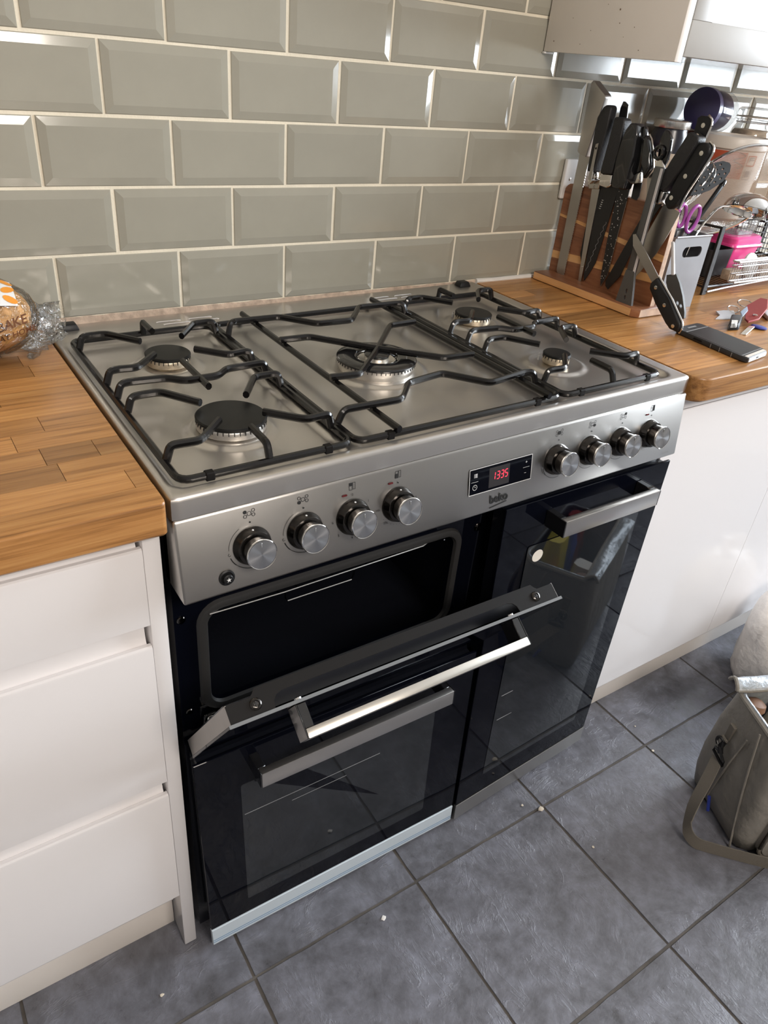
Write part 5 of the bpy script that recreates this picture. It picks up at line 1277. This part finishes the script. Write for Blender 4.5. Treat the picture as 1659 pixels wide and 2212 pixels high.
bm = B(); prism(bm, [(1.178, -.470, .9104), (1.186, -.478, .9104), (1.250, -.456, .913), (1.242, -.447, .913)], (0, 0, .0024), .0006, 1); build('door_key', bm, 'bolster', t)
bm = B(); lathe(bm, [(.016, 0), (.0165, .002), (.014, .0035)], (1.262, -.457, .9112), (.1, 0, 1), 20); build('blue_disc', bm, 'blue', t)
bm = B(); hexa(bm, [(1.330, -.436, .9105), (1.372, -.420, .9105), (1.395, -.390, .9105), (1.360, -.400, .9105), (1.330, -.434, .920), (1.370, -.418, .920), (1.390, -.392, .920), (1.360, -.400, .920)], .003, 2); build('grey_key_fob', bm, 'palegrey', t)

# ================================================================== BREAD
bc = V((-.178, -.125, .968)); BA, BBr, BH = .118, .066, .056
def E_(s, th_, k=1.):
    r = (1 - abs(s) ** 2.8) ** .45; return V((bc.x + BA * k * s, bc.y + BBr * k * r * math.cos(th_), bc.z + BH * k * r * math.sin(th_) * (1. if math.sin(th_) > 0 else .96)))
def blob(bm, k, ns, nt_, jit, seed):
    rnd = random.Random(seed); R_ = []
    for i in range(1, ns):
        s = math.sin((i / ns - .5) * math.pi); R_.append([E_(s, 6.2832 * q / nt_, k) + V([rnd.uniform(-jit, jit) for _ in range(3)]) for q in range(nt_)])
    loft(bm, R_)
t = thing('wrapped_loaf', 'baked loaf in a crinkled clear wrapper on the left oak worktop', 'bread', (-.178, -.125, .910))
bm = B(); blob(bm, .955, 22, 30, .0014, 2); build('loaf', bm, 'bread', t)
bm = B(); blob(bm, 1.03, 26, 36, .0016, 5)
for v in bm.verts: v.co.z = max(v.co.z, .9106)
wr = build('wrapper', bm, 'crinkle', t, angle=180)
bm = B(); rnd = random.Random(11); rings = []
for k in range(9):   # gathered tail of the wrapper
    u = k / 8; cx_ = -.082 + .070 * u; cz_ = .945 - .010 * u; cy_ = -.118 + .052 * u; ra = .040 * (1 - u) ** 1.2 + .013 + .016 * u * u
    rings.append([(cx_ + rnd.uniform(-.006, .006), cy_ + ra * 1.25 * math.cos(a) + rnd.uniform(-.006, .006), max(.9112, cz_ + ra * .8 * math.sin(a) + rnd.uniform(-.006, .006))) for a in [6.2832 * q / 22 for q in range(22)]])
loft(bm, rings, cap=False); build('wrapper_tail', bm, 'crinkle', wr, angle=180)
def patch_on(bm, s0, s1, a0, a1, k, n1=10, n2=10, f=None):
    g = {}
    for i in range(n1 + 1):
        for j in range(n2 + 1):
            g[i, j] = bm.verts.new(E_(s0 + (s1 - s0) * i / n1, math.radians(a0 + (a1 - a0) * j / n2), k))
    for i in range(n1):
        for j in range(n2): bm.faces.new((g[i, j], g[i + 1, j], g[i + 1, j + 1], g[i, j + 1]))
bm = B(); patch_on(bm, .05, .74, 92, 146, 1.050); lab_ = build('printed_band', bm, 'wprint', wr)
bm = B()
for i in range(4):
    for j in range(3):
        s0 = .15 + .175 * i; a0 = 100 + 18 * j; rt = .7 if (i + j) % 2 else -.7
        pts = []
        for k in range(12):
            t_ = 6.2832 * k / 12; a_ = .085 * math.cos(t_); b_ = .050 * math.sin(t_) * (1 - .0 * abs(math.cos(t_)))
            pts.append(E_(s0 + a_ * math.cos(rt) - b_ * math.sin(rt), math.radians(a0 + (a_ * math.sin(rt) + b_ * math.cos(rt)) * 105), 1.056))
        bm.faces.new([bm.verts.new(p) for p in pts])
build('orange_leaves', bm, 'orange', lab_)
for word, s0, a0, sz in (('BAKE', .62, 172, .017), ('AT HOME', .66, 189, .0115)):
    o_ = E_(s0, math.radians(a0), 1.07); ey_ = (E_(s0, math.radians(a0 - 6), 1.07) - o_).normalized(); ex_ = (V((1, -.12, .34))).normalized()
    bm = B(); text(bm, word, sz, o_, ex_, ey_, bold=.02); build('wrapper_lettering', bm, 'brownprint', wr)

# ================================================================== COOL BAG
t = thing('cool_bag', 'olive grey insulated bag standing open on the slate floor, packed with groceries', 'bag', (1.17, -.96, 0))
F0 = V((1.036, -.786, 0)); fe = V((-.41, -.912, 0)); le = V((.912, -.41, 0)); FW, BLn = .195, .36
rnd = random.Random(4)
lv = [(0.002, .012, 0), (.010, .002, 0), (.05, -.004, .004), (.12, -.006, .009), (.20, -.002, .006), (.26, .003, .002), (.288, .006, 0)]
def bagring(z, ins, blg, th_=0.):
    out = []
    for x, y in rrect(ins + th_, FW - ins - th_, ins + th_, BLn - ins - th_, .028, 5):
        cx_, cy_ = x - FW / 2, y - BLn / 2
        kx = 1 + blg * 2.2 * (1 - (2 * cy_ / BLn) ** 2); ky = 1 + blg * 1.2 * (1 - (2 * cx_ / FW) ** 2)
        zz = z - (.012 * math.sin(max(0, x) / FW * 2.6) if z > .2 else 0)
        out.append(F0 + fe * (FW / 2 + cx_ * kx) + le * (BLn / 2 + cy_ * ky) + V((0, 0, zz)) + V((rnd.uniform(-.0012, .0012), rnd.uniform(-.0012, .0012), 0)))
    return out
bm = B(); loft(bm, [bagring(*a) for a in lv] + [bagring(.288, .006, 0, .008), bagring(.22, .004, .004, .008), bagring(.03, .006, .004, .008)]); build('shell', bm, 'bagcloth', t, angle=60)
bm = B(); loft(bm, [bagring(.284, .006, 0, .0095), bagring(.20, .004, .004, .0100), bagring(.035, .006, .004, .0100)], cap=False); build('lining', bm, 'lining', t, angle=60)
bm = B(); tube(bm, bagring(.290, .009, 0), .0058, 8, closed=True); build('rim_piping', bm, 'bagcloth', t)
bm = B(); tube(bm, bagring(.2955, .013, 0), .0032, 6, closed=True); build('zip_edge', bm, 'lining', t)
bm = B()
for (a, b) in (((.178, .004), (.120, .275)), ((.075, .03), (.100, .235))):
    tube(bm, [F0 + fe * (a[0] * (1 - u) + b[0] * u) + le * (-.003 - .004 * math.sin(u * 3.1)) + V((0, 0, a[1] * (1 - u) + b[1] * u)) for u in [k / 8 for k in range(9)]], .0022, 6)
build('side_seam', bm, 'bagcloth', t)
# lid flap folded back over the far edge, silver side up
bm = B(); NA, NB = 10, 12; rnd = random.Random(8); g = {}
for i in range(NA + 1):
    for j in range(NB + 1):
        u, v = i / NA, j / NB
        g[i, j] = F0 + fe * (-.002 + .030 * u * (1 + .3 * v)) + le * (-.004 + .34 * v) + V((0, 0, .303 + .020 * math.sin(u * 2.2) - .018 * u + .004 * math.sin(9 * v + 4 * u) + rnd.uniform(-.0015, .0015)))
for s_, nm, mt in ((0, 'lid_flap', 'lining'), (.004, 'lid_flap_cloth', 'bagcloth')):
    bm = B(); vv = {k: bm.verts.new(p - V((0, 0, s_))) for k, p in g.items()}
    for i in range(NA):
        for j in range(NB): bm.faces.new((vv[i, j], vv[i + 1, j], vv[i + 1, j + 1], vv[i, j + 1]))
    build(nm, bm, mt, t, angle=80)
bm = B(); tube(bm, [g[i, 0] for i in range(NA + 1)], .0042, 7); tube(bm, [g[NA, j] for j in range(NB + 1)], .0042, 7); build('flap_piping', bm, 'bagcloth', t)
# front pocket
bm = B(); q = F0 + fe * (FW + .004); rr_ = [q + le * x + V((0, 0, z)) for x, z in rrect(.03, .30, .012, .19, .03, 5)]
loft(bm, [rr_, [p + fe * .016 for p in [q + le * x + V((0, 0, z)) for x, z in rrect(.034, .296, .016, .186, .03, 5)]]]); pk = build('pocket', bm, 'bagcloth', t)
bm = B(); tube(bm, [p + fe * .012 for p in rr_], .0042, 7, closed=True); build('pocket_piping', bm, 'strap', pk)
# strap and clip
def ribbon(bm, pts, th_=.0022):
    C_ = [V(p) for p, w in pts]; W = [V(w) for p, w in pts]
    cc = smooth_path(C_, .03, 4); m = len(cc); R_ = []
    for i, p in enumerate(cc):
        k = min(range(len(C_)), key=lambda q: (C_[q] - p).length); d = (C_[k] - p).length
        k2 = min((q for q in (k - 1, k + 1) if 0 <= q < len(C_)), key=lambda q: (C_[q] - p).length); d2 = (C_[k2] - p).length
        w = (W[k] * d2 + W[k2] * d) / max(d + d2, 1e-6)
        tn = (cc[min(i + 1, m - 1)] - cc[max(i - 1, 0)]).normalized(); nn_ = tn.cross(w).normalized() * th_ / 2
        R_.append([p - w + nn_, p + w + nn_, p + w - nn_, p - w - nn_])
    loft(bm, R_)
cl = F0 + fe * .066 + le * -.014
bm = B(); ribbon(bm, [(cl + V((0, 0, .138)), fe * .015 + V((0, 0, .004))), ((.960, -.853, .108), fe * .015 + V((0, 0, .004))), ((.912, -.866, .072), V((-.004, -.012, .010))), ((.884, -.884, .036), V((.002, -.004, .015))), ((.888, -.908, .0185), V((.001, 0, .0155))), ((.930, -.955, .0170), V((0, 0, .0155))), ((.972, -1.000, .0170), V((0, 0, .0155))), ((1.02, -1.050, .0170), V((0, 0, .0155))), ((1.12, -1.10, .0170), V((0, 0, .0155)))])
st = build('strap', bm, 'strap', t, angle=60)
bm = B(); k0 = F0 + fe * .060 + le * -.010; Z = V((0, 0, 1))
tube(bm, [cl - fe * .019 + Z * .146, cl + fe * .019 + Z * .140, cl + fe * .017 + Z * .150, cl + Z * .160, cl - fe * .017 + Z * .156], .0032, 7, closed=True)
tube(bm, [cl + Z * .158, k0 + Z * .172 - le * .004, k0 + Z * .184], .0060, 8); tube(bm, [k0 + Z * .184, k0 - fe * .012 + Z * .190 - le * .006, k0 - fe * .014 + Z * .178 - le * .008, k0 - fe * .006 + Z * .172 - le * .008], .0034, 7, bend=.006)
build('trigger_clip', bm, 'bplastic', t)
bm = B(); hexa(bm, [k0 + fe * a + le * b + Z * c_ for c_ in (.190, .228) for a, b in ((-.012, .004), (.004, .004), (.004, .012), (-.012, .012))], .001, 1); tube(bm, [k0 - fe * .012 + Z * .190, k0 + fe * .006 + Z * .190], .003, 6); build('strap_tab', bm, 'strap', t)
bm = B(); tube(bm, [F0 + fe * .088 + le * -.012 + Z * .046, F0 + fe * .100 + le * -.011 + Z * .014], .0035, 8); build('blue_zip_pull', bm, 'blue', t)
# groceries inside
def pack(name, label, cat, m, a, l, z, sx, sy, sz, seed, tilt=0.):
    rnd = random.Random(seed); c_ = F0 + fe * a + le * l; bm = B(); n1, n2 = 8, 12; R_ = []
    for i in range(n1 + 1):
        v = i / n1; sc = .72 + .28 * math.sin(math.pi * min(max(v * 1.0, .02), .98)); ring = []
        for x, y in rrect(-sx, sx, -sy, sy, min(sx, sy) * .6, 3):
            ring.append(c_ + fe * (x * sc + rnd.uniform(-.003, .003) + tilt * v) + le * (y * sc + rnd.uniform(-.003, .003)) + Z * (z + sz * v))
        R_.append(ring)
    loft(bm, R_); return tag(build(name, bm, m, None, angle=50, loc=c_ + Z * z), label, cat)
pack('snack_packet', 'bright yellow snack packet poking out of the grey cool bag', 'packet', 'yellow', .135, .095, .05, .026, .042, .275, 1)
pack('snack_packet', 'dark blue packet in the cool bag beside the yellow one', 'packet', 'bluepack', .135, .190, .05, .028, .036, .262, 2)
pack('snack_packet', 'glossy red packet in the far end of the cool bag', 'packet', 'redpack', .135, .275, .05, .028, .034, .250, 3)
pack('paper_packet', 'cream paper packet at the near-left end of the cool bag', 'packet', 'beige', .075, .040, .05, .045, .026, .195, 4)
pack('paper_packet', 'white paper packet in the middle of the cool bag', 'packet', 'plastic_white', .055, .110, .05, .034, .026, .215, 6)
bm = B(); c_ = F0 + fe * .040 + le * .040 + Z * .262; lathe(bm, [(.004, -.020), (.016, -.014), (.022, -.002), (.020, .010), (.010, .017), (.002, .0185)], c_, (.3, .1, 1), 20, sx=1.15); tag(build('potato', bm, 'potato', None, loc=c_), 'round brown potato on top of the cream packet in the cool bag', 'potato')
bm = B(); c_ = F0 + fe * .108 + le * .030 + Z * .254; lathe(bm, [(.012, -.02), (.016, -.016), (.016, .004), (.012, .009), (.002, .010)], c_, (0, 0, 1), 22); tag(build('red_bottle_cap', bm, 'redpack', None, loc=c_), 'red screw cap showing at the cool bag near rim', 'cap')
# white carrier bag
t = thing('carrier_bag', 'bulging white plastic carrier bag on the floor behind the cool bag', 'carrier bag', (1.45, -.672, 0))
bm = B(); rnd = random.Random(9); R_ = []
for z, rx, ry, ox in ((.002, .080, .060, 0), (.012, .105, .082, 0), (.05, .118, .093, 0), (.10, .122, .096, -.002), (.16, .118, .092, -.006), (.215, .122, .086, -.012), (.25, .110, .078, -.01), (.278, .082, .060, .0), (.292, .05, .035, .01)):
    R_.append([(1.497 + ox + rx * .95 * math.cos(a) * (1 + .06 * math.sin(5 * a + z * 30)) + rnd.uniform(-.004, .004), -.686 + ry * math.sin(a) * (1 + .06 * math.sin(4 * a + z * 22)) + rnd.uniform(-.004, .004), z + (rnd.uniform(-.006, .006) if z > .02 else 0)) for a in [6.2832 * k / 30 for k in range(30)]])
loft(bm, R_); build('bag_body', bm, 'wbag', t, angle=180)
bm = B()
for s_ in (-1, 1):
    ribbon(bm, [((1.497 + .03 * s_, -.672, .286), (.014, 0, 0)), ((1.497 + .05 * s_, -.690, .330), (.012, .003, 0)), ((1.497 + .012 * s_, -.700, .350), (.003, .010, 0)), ((1.497 - .014 * s_, -.680, .300), (.010, .006, 0))])
build('bag_handles', bm, 'wbag', t)
bm = B(); lathe(bm, [(.016, 0), (.014, .002), (.004, .003)], (1.447, -.768, .075), (-.45, -.86, .1), 16); build('orange_print', bm, 'orange', t)

# ================================================================== CRUMBS
for k, (x, y, r, lb) in enumerate(((.6767, -.6823, .0075, 'pale crumb on the tile joint in front of the tall oven door'), (.2609, -.7061, .0055, 'white paper scrap on the slate tile before the lower left oven door'), (.6479, -.6556, .0035, 'tiny crumb just behind the crumbed tile joint'),
                               (-.1198, -.6272, .0040, 'small crumb on the floor below the white drawers'), (.7093, -.8020, .0035, 'tiny crumb on the slate tile left of the cool bag strap'), (1.0216, -.6992, .0040, 'small crumb beside the tile crossing near the cool bag'), (1.0436, -.6275, .0025, 'tiny crumb on the slate tile near the right plinth'))):
    rnd = random.Random(k + 20); bm = B(); bmesh.ops.create_icosphere(bm, subdivisions=1, radius=r)
    for v in bm.verts: v.co = V((v.co.x * rnd.uniform(.6, 1.2), v.co.y * rnd.uniform(.6, 1.1), v.co.z * .35)) + V((x, y, r * .30))
    tag(build('crumb', bm, 'plastic_white' if k == 1 else 'crumb', None, loc=(x, y, 0)), lb, 'crumb')
